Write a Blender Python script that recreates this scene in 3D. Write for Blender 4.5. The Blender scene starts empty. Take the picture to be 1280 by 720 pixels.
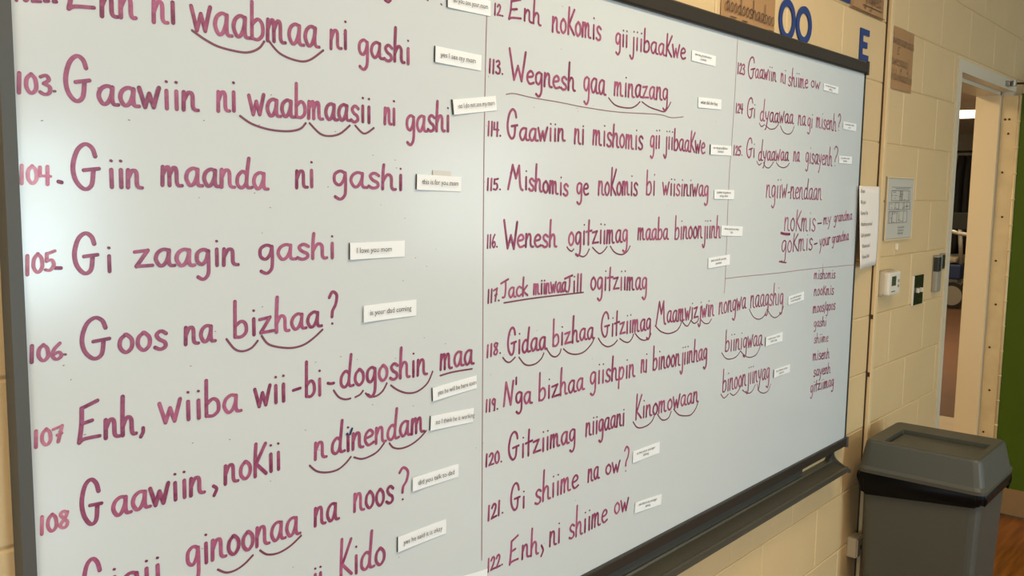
import bpy, bmesh, math, random
from mathutils import Vector, Matrix
random.seed(7)
SC = bpy.context.scene
COL = SC.collection
PI = math.pi

# ---------------------------------------------------------------- camera
def set_camera():
    f, yaw, pitch, roll, d, h = 1123.16, .8569, .1095, .0141, 1.095, 1.6234
    cy, sy, cp, sp = math.cos(yaw), math.sin(yaw), math.cos(pitch), math.sin(pitch)
    fwd = Vector((sy*cp, cy*cp, -sp)); right = Vector((cy, -sy, 0)); up = right.cross(fwd)
    c, s = math.cos(roll), math.sin(roll)
    r2 = c*right + s*up; u2 = -s*right + c*up
    m = Matrix.Identity(4)
    for i in range(3):
        m[i][0] = r2[i]; m[i][1] = u2[i]; m[i][2] = -fwd[i]
    m[0][3], m[1][3], m[2][3] = 0.0, -d, h
    cam = bpy.data.cameras.new('camera'); cam.sensor_width = 36; cam.lens = f/1280*36
    cam.clip_start = .02
    o = bpy.data.objects.new('camera', cam); COL.objects.link(o); o.matrix_world = m
    SC.camera = o
set_camera()

# ---------------------------------------------------------------- light and exposure
w = bpy.data.worlds.new('world'); SC.world = w; w.use_nodes = True
w.node_tree.nodes['Background'].inputs[0].default_value = (.75, .86, 1, 1)
w.node_tree.nodes['Background'].inputs[1].default_value = 1.0
def area(name, loc, target, sx, sy, power, color):
    l = bpy.data.lights.new(name, 'AREA'); l.shape = 'RECTANGLE'; l.size = sx; l.size_y = sy
    l.energy = power; l.color = color
    o = bpy.data.objects.new(name, l); COL.objects.link(o); o.location = loc
    o.rotation_euler = (Vector(target)-Vector(loc)).to_track_quat('-Z', 'Y').to_euler()
    return o
# daylight in the far and right windows, plus an added fill on the left
area('window_and_fill_light', (2.35, -6.62, 1.30), (1.6, 0, 1.0), 1.9, 1.4, 132, (.64, .89, 1))
area('window_and_fill_light', (-3.32, -1.9, .95), (1.5, -.6, .7), 2.0, 1.5, 34, (.60, .86, 1))  # cool fill lamp; its window on the left wall is unseen and made up
area('window_and_fill_light', (6.62, -5.3, 1.55), (0, -5.3, 1.45), 1.7, 1.3, 20, (.92, .97, 1))
# ceiling troffers of the classroom
TROFFERS = [(-.9, -1.15), (1.7, -1.15), (-.9, -4.6), (1.7, -4.6)]
for x, y in TROFFERS:
    area('troffer_light', (x, y, 2.80), (x, y, 0), 1.1, .5, 21, (1, .79, .56))
# warm lamps and an added fill in the room beyond the door
area('hall_and_fill_light', (13.2, 2.35, 2.68), (13.2, 2.35, 0), .6, .6, 190, (1, .80, .52))
area('hall_and_fill_light', (4.3, 1.25, 2.6), (4.6, .9, 0), .5, .5, 20, (1, .78, .50))
area('hall_and_fill_light', (9.5, 2.6, 2.68), (9.5, 2.6, 0), .6, .6, 90, (1, .80, .52))  # unseen lamp added to brighten the far room
SC.view_settings.view_transform = 'Standard'; SC.view_settings.look = 'None'
SC.view_settings.gamma = 1; SC.view_settings.use_curve_mapping = False
SC.view_settings.exposure = 0.26

# ---- handwriting layout on the board (metres: x along the wall, z up)
LINES = [
 ('102 Enh ni waabmaa ni gashi',[('w','102',0.4032,1.8211,0.4324,1.8232,0.0112,0.0224,0),('s','pen',[(0.4359,1.8255),(0.4394,1.8261)]),('s','pen',[(0.4454,1.8262),(0.448,1.8266)]),('w','E',0.4592,1.8196,0.4919,1.8219,0.0207,0.0414,0),('w','nh',0.4974,1.8182,0.5419,1.8221,0.0232,0.0464,0),('w','ni',0.5611,1.8211,0.5947,1.824,0.0242,0.0422,0),('w','waabmaa',0.6129,1.8178,0.8115,1.8207,0.0273,0.0483,0),('w','ni',0.8299,1.8218,0.8651,1.8262,0.0251,0.0439,0),('w','gashi',0.8816,1.8189,0.9896,1.8181,0.0228,0.0503,0),('s','arc',[(0.614,1.8179),(0.6327,1.8085),(0.6531,1.802),(0.6825,1.7994),(0.6984,1.8014),(0.7121,1.8083),(0.7198,1.8178)]),('s','arc',[(0.7262,1.8207),(0.7451,1.8049),(0.7741,1.7984),(0.7946,1.8019),(0.8185,1.8182)])]),
 ('101 do you see your mom',[('s','pen',[(0.935,1.9076),(0.9414,1.9057),(0.9463,1.9095)]),('s','dot',[(1.0544,1.9207),(1.0562,1.9198)]),('s','dot',[(1.024,1.9221),(1.0257,1.9218)])]),
 ('103 Gaawiin ni waabmaasii ni gashi',[('w','103',0.4005,1.7222,0.4404,1.7221,0.0106,0.0211,0),('s','dot',[(0.4414,1.7267),(0.4432,1.7268)]),('w','G',0.4534,1.7169,0.4835,1.7194,0.0256,0.051,0),('w','aawiin',0.4899,1.7162,0.6214,1.7185,0.0213,0.0373,0),('w','ni',0.6465,1.7194,0.6772,1.7216,0.0239,0.0418,0),('w','waabmaasii',0.6942,1.7186,0.909,1.7218,0.0226,0.0462,0),('w','ni',0.933,1.7209,0.9577,1.7212,0.0233,0.0407,0),('w','gashi',0.9779,1.7124,1.0783,1.7182,0.0243,0.0473,0),('s','arc',[(0.6807,1.7156),(0.6989,1.7062),(0.7265,1.7003),(0.7566,1.6998),(0.7768,1.7043),(0.7865,1.7128)]),('s','arc',[(0.7934,1.7132),(0.8115,1.6995),(0.8287,1.697),(0.8477,1.7015),(0.8658,1.7143)]),('s','arc',[(0.8764,1.715),(0.8933,1.704),(0.9122,1.7135)])]),
 ('104 Giin maanda ni gashi',[('w','104',0.3995,1.6223,0.4354,1.6219,0.0099,0.0197,2),('s','pen',[(0.4426,1.6248),(0.4461,1.6239)]),('w','G',0.4575,1.6158,0.491,1.6161,0.0261,0.0522,0),('w','iin',0.4988,1.6199,0.5434,1.6185,0.0203,0.0354,0),('w','maanda',0.5664,1.6227,0.7225,1.6192,0.0219,0.0396,0),('w','ni',0.7675,1.6219,0.8021,1.6234,0.0228,0.0398,0),('w','gashi',0.8323,1.625,0.9763,1.6204,0.0219,0.0365,0)]),
 ('105 Gi zaagin gashi',[('w','105',0.401,1.5194,0.4368,1.5246,0.0101,0.021,3),('s','pen',[(0.4351,1.5256),(0.4414,1.5252)]),('w','G',0.4556,1.5179,0.4855,1.517,0.0237,0.0473,0),('w','i',0.4952,1.5183,0.5011,1.518,0.0184,0.0321,0),('w','zaagin',0.5281,1.5213,0.6752,1.5174,0.0207,0.0361,0),('w','gashi',0.704,1.5203,0.8402,1.5182,0.0207,0.0355,0)]),
 ('106 Goos na bizhaa',[('w','106',0.401,1.4196,0.4408,1.4189,0.0093,0.0186,0),('s','dot',[(0.441,1.4237),(0.4428,1.4234)]),('w','G',0.46,1.4144,0.4964,1.4134,0.0248,0.0494,0),('w','oos',0.5045,1.4174,0.5709,1.415,0.0222,0.0389,0),('w','na',0.592,1.4176,0.6368,1.4165,0.0212,0.0371,0),('w','bizhaa',0.6632,1.4178,0.8112,1.4186,0.0217,0.049,0),('w','?',0.8229,1.4173,0.8423,1.4189,0.0248,0.0495,0),('s','arc',[(0.6535,1.4167),(0.6653,1.4021),(0.6776,1.3972),(0.6915,1.3999),(0.7018,1.4088)]),('s','arc',[(0.7084,1.4148),(0.7211,1.4008),(0.7517,1.3924),(0.7752,1.393),(0.7937,1.4002),(0.8126,1.4124)])]),
 ('107 Enh,wiiba wii-bi-dogoshin maa',[('w','107',0.4019,1.3194,0.4369,1.3201,0.0095,0.019,3),('w','E',0.4521,1.3137,0.48,1.3132,0.0245,0.0489,0),('w','nh',0.4841,1.3145,0.5257,1.3129,0.0218,0.0485,0),('s','pen',[(0.5336,1.3173),(0.5333,1.3122),(0.5302,1.3068)]),('w','wiiba',0.5553,1.3184,0.6737,1.3145,0.0234,0.0485,0),('w','wii',0.6953,1.3154,0.7494,1.3166,0.024,0.042,0),('s','pen',[(0.7595,1.3291),(0.772,1.3306)]),('w','bi',0.7798,1.3162,0.8124,1.3144,0.0236,0.0517,0),('s','pen',[(0.8214,1.3301),(0.8265,1.3286),(0.8327,1.3286)]),('w','dogoshin',0.8435,1.3194,1.0278,1.3143,0.0246,0.0491,0),('s','arc',[(0.8323,1.3173),(0.8413,1.3059),(0.8535,1.2999),(0.8643,1.2996)]),('s','arc',[(0.8737,1.3),(0.8832,1.3027),(0.889,1.3076)]),('s','arc',[(0.8944,1.3026),(0.9025,1.2962),(0.9156,1.2948),(0.9288,1.3004),(0.9379,1.3119)]),('s','arc',[(0.9464,1.3072),(0.9628,1.2962),(0.9838,1.2882),(1.0053,1.2879),(1.0271,1.298),(1.0393,1.3162)]),('w','maa',1.0562,1.317,1.14,1.3159,0.0248,0.0433,0),('s','arc',[(1.0571,1.3064),(1.0879,1.3083),(1.136,1.307)])]),
 ('108 Gaawiin,nokii ndinendam',[('w','108',0.404,1.2152,0.4404,1.2158,0.0101,0.0204,3),('w','G',0.4529,1.2134,0.4792,1.2076,0.0279,0.0557,0),('w','aawiin',0.4897,1.2133,0.6171,1.2136,0.0223,0.0389,0),('s','pen',[(0.6291,1.2183),(0.6338,1.2134),(0.6298,1.2051)]),('w','noKii',0.6448,1.2163,0.7394,1.2176,0.0245,0.0459,0),('w','n dinendam',0.7949,1.2182,1.0231,1.2178,0.0238,0.0491,0),('s','navy',[(0.8561,1.2451),(0.8571,1.2454)]),('s','navy',[(0.8624,1.2439),(0.8665,1.2517)]),('s','arc',[(0.787,1.2107),(0.7999,1.1991),(0.8191,1.1929),(0.8388,1.1926),(0.8542,1.1992),(0.8643,1.2071)]),('s','arc',[(0.8706,1.205),(0.8858,1.199),(0.9021,1.1996),(0.9186,1.2043),(0.932,1.2147)]),('s','arc',[(0.9432,1.2123),(0.9524,1.2029),(0.9698,1.1982),(0.9911,1.2002),(1.011,1.2078),(1.0246,1.2169)])]),
 ('109 Gigii ginoonaa na noos',[('w','G',0.452,1.1149,0.4767,1.1072,0.0279,0.0558,0),('w','igii',0.4835,1.1131,0.5547,1.1103,0.0222,0.0362,0),('w','ginoonaa',0.5859,1.1165,0.7684,1.1112,0.0266,0.0439,0),('s','arc',[(0.6329,1.0993),(0.6453,1.091),(0.6593,1.0897),(0.6737,1.0939),(0.6879,1.1026)]),('s','arc',[(0.6999,1.1062),(0.7113,1.0967),(0.7298,1.0931),(0.7506,1.0974),(0.7702,1.1076)]),('w','na',0.7936,1.1149,0.8403,1.1142,0.0264,0.0461,0),('w','noos',0.8687,1.1187,0.954,1.1116,0.027,0.0471,0),('w','?',0.9618,1.1119,0.9877,1.1068,0.0282,0.0562,0)]),
 ('110 kido',[('w','Kido',0.8395,1.0185,0.9364,1.0131,0.0278,0.0604,0),('w','ii',0.7904,1.0158,0.8097,1.0142,0.0238,0.0368,0)]),
 ('112 Enh nokomis gii jiibaakwe',[('w','12.',1.1819,1.9235,1.208,1.9237,0.0094,0.0188,0),('w','E',1.2193,1.9212,1.2561,1.9239,0.0182,0.0363,0),('w','nh',1.2622,1.9256,1.3123,1.9229,0.0192,0.042,0),('w','noKomis',1.3436,1.9181,1.5033,1.922,0.0254,0.0488,0),('w','gii',1.5513,1.9201,1.5988,1.9205,0.0222,0.0344,0),('w','jiibaaKwe',1.6051,1.9178,1.834,1.922,0.0234,0.0468,0)]),
 ('113 Wegnesh gaa minazang',[('w','113.',1.1694,1.8238,1.21,1.8242,0.0112,0.0224,0),('w','W',1.2239,1.816,1.2711,1.8173,0.0271,0.0542,0),('w','egnesh',1.272,1.8158,1.4213,1.8149,0.0229,0.0509,0),('w','gaa',1.4458,1.8171,1.5222,1.8162,0.0277,0.0484,0),('w','minazang',1.5509,1.8189,1.7641,1.8245,0.025,0.0428,0),('s','arc',[(1.533,1.8111),(1.5546,1.7994),(1.5831,1.796),(1.6163,1.7974),(1.6371,1.8048),(1.6488,1.8127)]),('s','arc',[(1.657,1.8133),(1.6851,1.805),(1.7214,1.8006),(1.7492,1.7995),(1.7649,1.8111),(1.7737,1.8216)]),('s','thin',[(1.2174,1.7906),(1.2399,1.794),(1.2894,1.7911),(1.373,1.7892),(1.4499,1.7861),(1.5667,1.7852),(1.7212,1.7913),(1.7786,1.7882),(1.8308,1.7936)])]),
 ('114 Gaawiin ni mishomis gii jiibaakwe',[('w','114.',1.1683,1.7162,1.2061,1.7163,0.0118,0.0235,0),('w','G',1.2206,1.7131,1.2504,1.7142,0.0258,0.0515,0),('w','aawiin',1.2542,1.7118,1.392,1.7176,0.0215,0.0338,0),('w','ni',1.4195,1.7142,1.4549,1.7141,0.0269,0.0366,0),('w','mishomis',1.4807,1.7153,1.6673,1.7126,0.0269,0.0443,0),('w','gii',1.6937,1.7168,1.7364,1.7199,0.0253,0.0433,0),('w','jiibaaKwe',1.7509,1.7193,1.9383,1.7134,0.0247,0.0466,0)]),
 ('115 Mishomis ge nokomis bi wiisiniwag',[('w','115.',1.1678,1.6214,1.2074,1.6221,0.0098,0.0195,0),('w','M',1.2254,1.6235,1.2673,1.6218,0.0216,0.0431,0),('w','ishomis',1.2704,1.6239,1.4059,1.6122,0.0213,0.048,0),('w','ge',1.4303,1.6158,1.473,1.6133,0.022,0.0384,0),('w','noKomis',1.5036,1.6143,1.6515,1.615,0.0259,0.0554,0),('w','bi',1.6824,1.6149,1.7232,1.6146,0.0287,0.0521,0),('w','wiisiniwag',1.7511,1.6159,1.9634,1.6129,0.0244,0.0398,0)]),
 ('116 Wenesh ogitziimag maaba binoonjiinh',[('w','116.',1.17,1.5194,1.2003,1.5197,0.0114,0.0228,0),('w','W',1.2154,1.5151,1.254,1.5135,0.0259,0.0516,0),('w','enesh',1.2523,1.5185,1.3721,1.5141,0.0227,0.0502,0),('w','ogitziimag',1.4067,1.5147,1.6192,1.5157,0.0251,0.0478,0),('s','arc',[(1.4039,1.5122),(1.4106,1.5064),(1.4197,1.5032),(1.4258,1.5069)]),('s','arc',[(1.4335,1.4966),(1.4477,1.4926),(1.459,1.4903),(1.4701,1.495),(1.4781,1.5048)]),('s','arc',[(1.4895,1.5077),(1.5046,1.498),(1.5165,1.494),(1.5301,1.4992),(1.5405,1.5073)]),('s','arc',[(1.5528,1.5076),(1.5663,1.496),(1.584,1.4897),(1.6018,1.4889),(1.6173,1.495),(1.6267,1.5055)]),('w','maaba',1.655,1.5183,1.7836,1.5149,0.0231,0.0485,0),('w','binoonjiinh',1.8095,1.5141,2.0307,1.5118,0.0268,0.0529,0)]),
 ('117 Jack miinwaa Jill ogitziimag',[('w','117.',1.173,1.4208,1.2075,1.4223,0.0116,0.0232,0),('w','Jack',1.2096,1.4257,1.2871,1.4265,0.0176,0.0341,0),('w','miinwaa',1.3021,1.4265,1.4055,1.4237,0.0184,0.026,0),('w','Jill',1.3991,1.422,1.4578,1.4215,0.0201,0.0335,0),('s','arc',[(1.2189,1.4172),(1.3096,1.4189),(1.4617,1.4178)]),('w','ogitziimag',1.4845,1.4206,1.7014,1.4068,0.0253,0.0468,0)]),
 ('118 Gidaa bizhaa Gitziimag Maamwizjwin nongwa naagshig',[('w','118.',1.1717,1.3224,1.2136,1.325,0.0107,0.0215,0),('w','G',1.2301,1.3188,1.2552,1.3186,0.0253,0.0505,0),('w','idaa',1.2578,1.3189,1.3462,1.3166,0.0236,0.0461,0),('w','bizhaa',1.3628,1.3189,1.5033,1.3197,0.0227,0.0526,0),('s','arc',[(1.2178,1.3162),(1.2272,1.3077),(1.2382,1.3052),(1.2522,1.3121)]),('s','arc',[(1.2634,1.3106),(1.2782,1.2965),(1.293,1.2912),(1.3129,1.2917),(1.3296,1.2991),(1.3372,1.309)]),('s','arc',[(1.348,1.3142),(1.3605,1.3016),(1.3747,1.2969),(1.3869,1.3015),(1.3913,1.3098)]),('s','arc',[(1.3992,1.3095),(1.4177,1.2986),(1.4438,1.2929),(1.4702,1.2953),(1.4929,1.3075),(1.5022,1.318)]),('w','G',1.5264,1.3178,1.558,1.3157,0.0261,0.0522,0),('w','itziimag',1.5629,1.3171,1.7226,1.3145,0.0247,0.0505,0),('s','arc',[(1.5176,1.3171),(1.533,1.3028),(1.5536,1.2948),(1.5741,1.2971),(1.5876,1.3046)]),('s','arc',[(1.5976,1.3071),(1.6141,1.2985),(1.6316,1.295),(1.6443,1.3016),(1.6504,1.3108)]),('s','arc',[(1.657,1.3113),(1.6756,1.2979),(1.6963,1.2917),(1.7145,1.2946),(1.7218,1.3039)]),('w','M',1.741,1.3197,1.7841,1.319,0.0267,0.0533,0),('w','aamwizjwin',1.7874,1.322,2.0139,1.3174,0.0257,0.0419,0),('s','arc',[(1.7387,1.3199),(1.7633,1.3044),(1.7978,1.2954),(1.8325,1.2981),(1.8495,1.3081),(1.8555,1.3181)]),('s','arc',[(1.8553,1.3208),(1.87,1.3086),(1.8834,1.304),(1.8934,1.3102),(1.8982,1.3165)]),('s','arc',[(1.8982,1.3165),(1.9148,1.3072),(1.9306,1.3105),(1.9355,1.3182)]),('s','arc',[(1.9455,1.3144),(1.9639,1.3029),(1.9864,1.2998),(1.9998,1.309)]),('w','nongwa',2.0368,1.3183,2.1869,1.3196,0.0276,0.0483,0),('w','naagshig',2.2101,1.319,2.418,1.3097,0.031,0.0603,0),('s','arc',[(2.2053,1.3149),(2.2336,1.2912),(2.2677,1.2818),(2.2976,1.288),(2.3145,1.3049)]),('s','arc',[(2.319,1.3014),(2.3432,1.2836),(2.3723,1.276),(2.4038,1.2856),(2.4202,1.3031)])]),
 ("119 N'ga bizhaa giishpin ni binoonjiinhag biinigwaa",[('w','119.',1.1712,1.2222,1.2073,1.2213,0.0109,0.0217,0),('w','N',1.2211,1.2245,1.2501,1.2211,0.023,0.046,0),('s','pen',[(1.2566,1.2727),(1.2565,1.2608)]),('w','ga',1.2542,1.2225,1.3042,1.2171,0.0216,0.0377,0),('w','bizhaa',1.3223,1.2173,1.4725,1.2168,0.0238,0.0538,0),('w','giishpin',1.4905,1.2219,1.6621,1.2154,0.0256,0.0523,0),('w','ni',1.6843,1.2197,1.7114,1.2188,0.0268,0.0469,0),('w','binoonjiinhag',1.7329,1.2177,1.9871,1.2105,0.0265,0.054,0),('w','biinigwaa',2.0775,1.2167,2.2951,1.2077,0.0272,0.0542,0),('s','arc',[(2.0611,1.2164),(2.0825,1.1997),(2.1083,1.1934),(2.1414,1.1953),(2.1666,1.2081)]),('s','arc',[(2.1667,1.2063),(2.195,1.19),(2.2269,1.1822),(2.2622,1.1867),(2.2822,1.2063)])]),
 ('120 Gitziimag niigaani kinomowaan binoonjiinyag',[('w','binoonjiinyag',2.0719,1.1116,2.3503,1.108,0.0295,0.0589,0),('s','arc',[(2.065,1.1082),(2.084,1.0945),(2.1067,1.1013)]),('s','arc',[(2.1161,1.1022),(2.1354,1.093),(2.1574,1.0983),(2.1789,1.1129)]),('s','arc',[(2.1863,1.0991),(2.2122,1.0868),(2.24,1.0848),(2.2624,1.1016)]),('s','arc',[(2.2746,1.1016),(2.2847,1.0813),(2.3147,1.0696),(2.3439,1.0717),(2.3592,1.0883)]),('w','120.',1.1719,1.1209,1.2207,1.1197,0.0111,0.0221,0),('w','G',1.2364,1.1177,1.2678,1.1167,0.0265,0.0528,0),('w','itziimag',1.2727,1.1161,1.4485,1.1131,0.0244,0.0497,0),('w','niigaani',1.4802,1.1156,1.6263,1.1123,0.0257,0.0379,0),('w','Kinomowaan',1.666,1.1149,1.9509,1.1086,0.0247,0.0563,0),('s','arc',[(1.6594,1.1118),(1.6736,1.0977),(1.6921,1.092),(1.7198,1.0926),(1.7383,1.0995),(1.7472,1.1096)]),('s','arc',[(1.7605,1.1111),(1.7769,1.0962),(1.7943,1.0908),(1.8115,1.0937),(1.8217,1.1066)]),('s','arc',[(1.8331,1.1099),(1.8573,1.092),(1.8891,1.0834),(1.9159,1.0813),(1.9368,1.0914),(1.9478,1.1049)])]),
 ('121 Gi shiime na ow',[('w','121.',1.1792,1.016,1.2265,1.0201,0.0134,0.0267,0),('w','G',1.2448,1.0176,1.2734,1.0145,0.026,0.052,0),('w','i',1.2802,1.0152,1.2877,1.015,0.0206,0.0361,0),('w','shiime',1.3163,1.0117,1.4615,1.0128,0.0268,0.0612,0),('w','na',1.492,1.0141,1.5337,1.0126,0.0254,0.0444,0),('w','ow',1.5552,1.0153,1.6144,1.0102,0.0209,0.0366,0),('w','?',1.6258,1.0039,1.6486,1.0002,0.0288,0.0574,0)]),
 ('122 Enh,ni shiime ow',[('w','122.',1.1808,0.9174,1.2265,0.9183,0.0122,0.0244,0),('w','E',1.2429,0.912,1.2705,0.9115,0.0262,0.0523,0),('w','nh',1.2795,0.9112,1.3328,0.9092,0.0255,0.0545,0),('s','pen',[(1.3408,0.9214),(1.3467,0.9097),(1.3403,0.8995)]),('w','ni',1.3653,0.9125,1.4043,0.9099,0.0282,0.0451,0),('w','shiime',1.4294,0.9074,1.57,0.9082,0.0276,0.0648,0),('w','ow',1.5926,0.9164,1.653,0.912,0.024,0.0419,0)]),
 ('123 Gaawiin ni shiime ow',[('w','123',2.0831,1.9177,2.1251,1.9172,0.0127,0.0255,0),('w','G',2.1405,1.9113,2.1809,1.9158,0.0266,0.0531,0),('w','aawiin',2.1808,1.9173,2.3068,1.9198,0.0216,0.0377,0),('w','ni',2.3333,1.9205,2.367,1.9179,0.0223,0.039,0),('w','shiime',2.3801,1.9157,2.5147,1.9208,0.023,0.0472,0),('w','ow',2.5314,1.9271,2.6015,1.9237,0.0182,0.0318,0)]),
 ('124 Gi dyaawaa na gi misenh',[('w','124',2.0825,1.8216,2.1227,1.8221,0.0113,0.0225,0),('w','G',2.1452,1.8117,2.1804,1.8163,0.0253,0.0504,0),('w','i',2.1832,1.8158,2.1915,1.8164,0.021,0.0367,0),('w','dyaawaa',2.2182,1.8101,2.4277,1.8157,0.0242,0.0546,0),('w','na',2.4572,1.8149,2.5107,1.8155,0.0254,0.0443,0),('w','gi',2.522,1.8141,2.5611,1.8126,0.0241,0.0421,0),('w','misenh',2.5828,1.8157,2.7377,1.8133,0.0267,0.0497,0),('w','?',2.7453,1.8144,2.7716,1.8152,0.0256,0.0511,0),('s','arc',[(2.2167,1.8037),(2.2303,1.796),(2.2477,1.8018)]),('s','arc',[(2.2551,1.8007),(2.2816,1.7927),(2.3112,1.796),(2.3326,1.8087)]),('s','arc',[(2.3445,1.8046),(2.3656,1.7894),(2.3975,1.7852),(2.4207,1.7925),(2.4335,1.8084)])]),
 ('125 Gi dyaawaa na gisayenh',[('w','125.',2.0793,1.7164,2.1295,1.717,0.0114,0.0228,0),('w','G',2.151,1.7116,2.1859,1.7147,0.0249,0.0496,0),('w','i',2.1901,1.7142,2.1984,1.7152,0.0213,0.0373,0),('w','dyaawaa',2.219,1.7076,2.4072,1.7132,0.0228,0.0535,0),('w','na',2.4379,1.7128,2.4808,1.7135,0.0255,0.0446,0),('w','gisayenh',2.5199,1.7113,2.7194,1.7087,0.0278,0.0533,0),('w','?',2.7264,1.7067,2.7642,1.707,0.0304,0.0607,0),('s','arc',[(2.2122,1.7049),(2.2259,1.6958),(2.2397,1.701)]),('s','arc',[(2.2526,1.703),(2.2661,1.6921),(2.2884,1.6904),(2.313,1.7065)]),('s','arc',[(2.3299,1.7054),(2.3485,1.696),(2.3761,1.6928),(2.3994,1.6975),(2.4128,1.7063)])]),
 ('ngiiw-nendaan',[('w','ngiiw-nendaan',2.2748,1.6124,2.6536,1.6049,0.0317,0.0576,0)]),
 ('nokmis my grandma',[('w','noKmis',2.3981,1.5187,2.6199,1.5139,0.0354,0.0583,0),('s','pen',[(2.6324,1.5339),(2.6605,1.5351)]),('w','my',2.6743,1.5309,2.7334,1.5341,0.0185,0.0323,0),('w','grandma',2.756,1.5364,2.9079,1.5424,0.0182,0.0296,0),('s','fat',[(2.38,1.5127),(2.4086,1.5091),(2.4375,1.5079)])]),
 ('gokmis your grandma',[('w','goKmis',2.3861,1.4569,2.6055,1.4584,0.0326,0.0501,0),('s','pen',[(2.6143,1.4731),(2.6356,1.4749)]),('w','your',2.6535,1.4625,2.7364,1.4695,0.0213,0.0371,0),('w','grandma',2.7499,1.4713,2.8876,1.4779,0.0183,0.0302,0),('s','pen',[(2.3774,1.4334),(2.3983,1.4307),(2.4224,1.4278)])]),
 ('list mishomis',[('w','mishomis',2.6245,1.3686,2.7935,1.3595,0.0164,0.0276,0)]),
 ('list nooKmis',[('w','nooKmis',2.631,1.317,2.7883,1.3097,0.0185,0.0277,0)]),
 ('list moos/goos',[('w','moos/goos',2.6297,1.2644,2.8073,1.2597,0.0187,0.028,0)]),
 ('list gashi',[('w','gashi',2.6416,1.22,2.7402,1.214,0.016,0.0299,0)]),
 ('list shiime',[('w','shiime',2.6495,1.1697,2.764,1.1619,0.0161,0.0302,0)]),
 ('list misenh',[('w','misenh',2.6466,1.1165,2.7799,1.1072,0.019,0.0304,0)]),
 ('list sayenh',[('w','sayenh',2.6579,1.0643,2.7952,1.0574,0.0191,0.0328,0)]),
 ('list gitziimag',[('w','gitziimag',2.6399,1.0171,2.8294,1.0109,0.0206,0.033,0)]),
 ('divider',[('s','thin',[(1.1643,1.9183),(1.1618,1.7831),(1.1611,1.6039),(1.163,1.3914),(1.1646,1.1721),(1.1664,0.9459)]),('s','thin',[(2.0787,2.0035),(2.0768,1.881),(2.0697,1.7432),(2.0634,1.6439),(2.0644,1.4066),(2.0611,1.3701)]),('s','thin',[(2.0645,1.406),(2.1905,1.4047),(2.3863,1.4012),(2.5784,1.4002),(2.9442,1.3935)]),('s','thin',[(2.6878,1.4098),(2.687,1.3927)])]),
]
STRIPS = [
 ('do you see your mom',1.1199,1.9311,0.1056,0.0259,0.0145),
 ('yes I see my mom',1.0952,1.8386,0.1113,0.026,-0.0171),
 ('no I do not see my mom',1.1361,1.7656,0.1096,0.0251,0.1401),
 ('this is for you mom',1.0519,1.6319,0.1044,0.025,-0.0235),
 ('I love you mom',0.919,1.5266,0.1123,0.0256,-0.0025),
 ('is your dad coming',0.9447,1.4287,0.1121,0.0264,-0.0014),
 ('yes he will be here soon',1.0922,1.2799,0.1099,0.0233,0.0447),
 ('no I think he is working',1.0862,1.2259,0.1074,0.0252,-0.0507),
 ('did you talk to dad',1.0473,1.1313,0.111,0.0236,-0.0131),
 ('yes he said it is okay',1.016,1.0376,0.1133,0.0261,-0.0041),
 ('yes my grandmother\ncooked',1.9134,1.934,0.1142,0.0238,-0.0057),
 ('what did she buy',1.9496,1.8331,0.1137,0.0241,0.031),
 ('no my grandfather\ncooked',2.0132,1.7256,0.1063,0.0239,0.0096),
 ('grandfather and grandma are\ncoming to dinner',2.039,1.6179,0.1046,0.0229,-0.0093),
 ('whose parents are these\nkids',2.088,1.526,0.1153,0.025,-0.0476),
 ('jack and jill are the\nparents',2.0264,1.4519,0.1125,0.0259,0.028),
 ('you should come parents\nto the meeting tonight',2.5004,1.3202,0.1097,0.0249,0.0521),
 ('i will come if the\nkids sing',2.3652,1.2158,0.1105,0.0259,0.0182),
 ('the children of the\nparents',2.4267,1.1162,0.1092,0.0234,0.0056),
 ('is this your younger\nsibling',1.7167,1.0306,0.1132,0.0268,-0.0113),
 ('yes this is my younger\nsibling',1.7317,0.9055,0.1152,0.0252,-0.081),
 ('no not my younger\nsibling',2.6769,1.9348,0.1133,0.0207,-0.0115),
 ('do you have a older\nsister',2.8422,1.8332,0.1106,0.0228,-0.0072),
 ('do you have a older\nbrother',2.8212,1.729,0.1076,0.0231,0.0012),
 ('',1.1229,0.9163,0.1149,0.0296,-0.1098),
]
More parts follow.
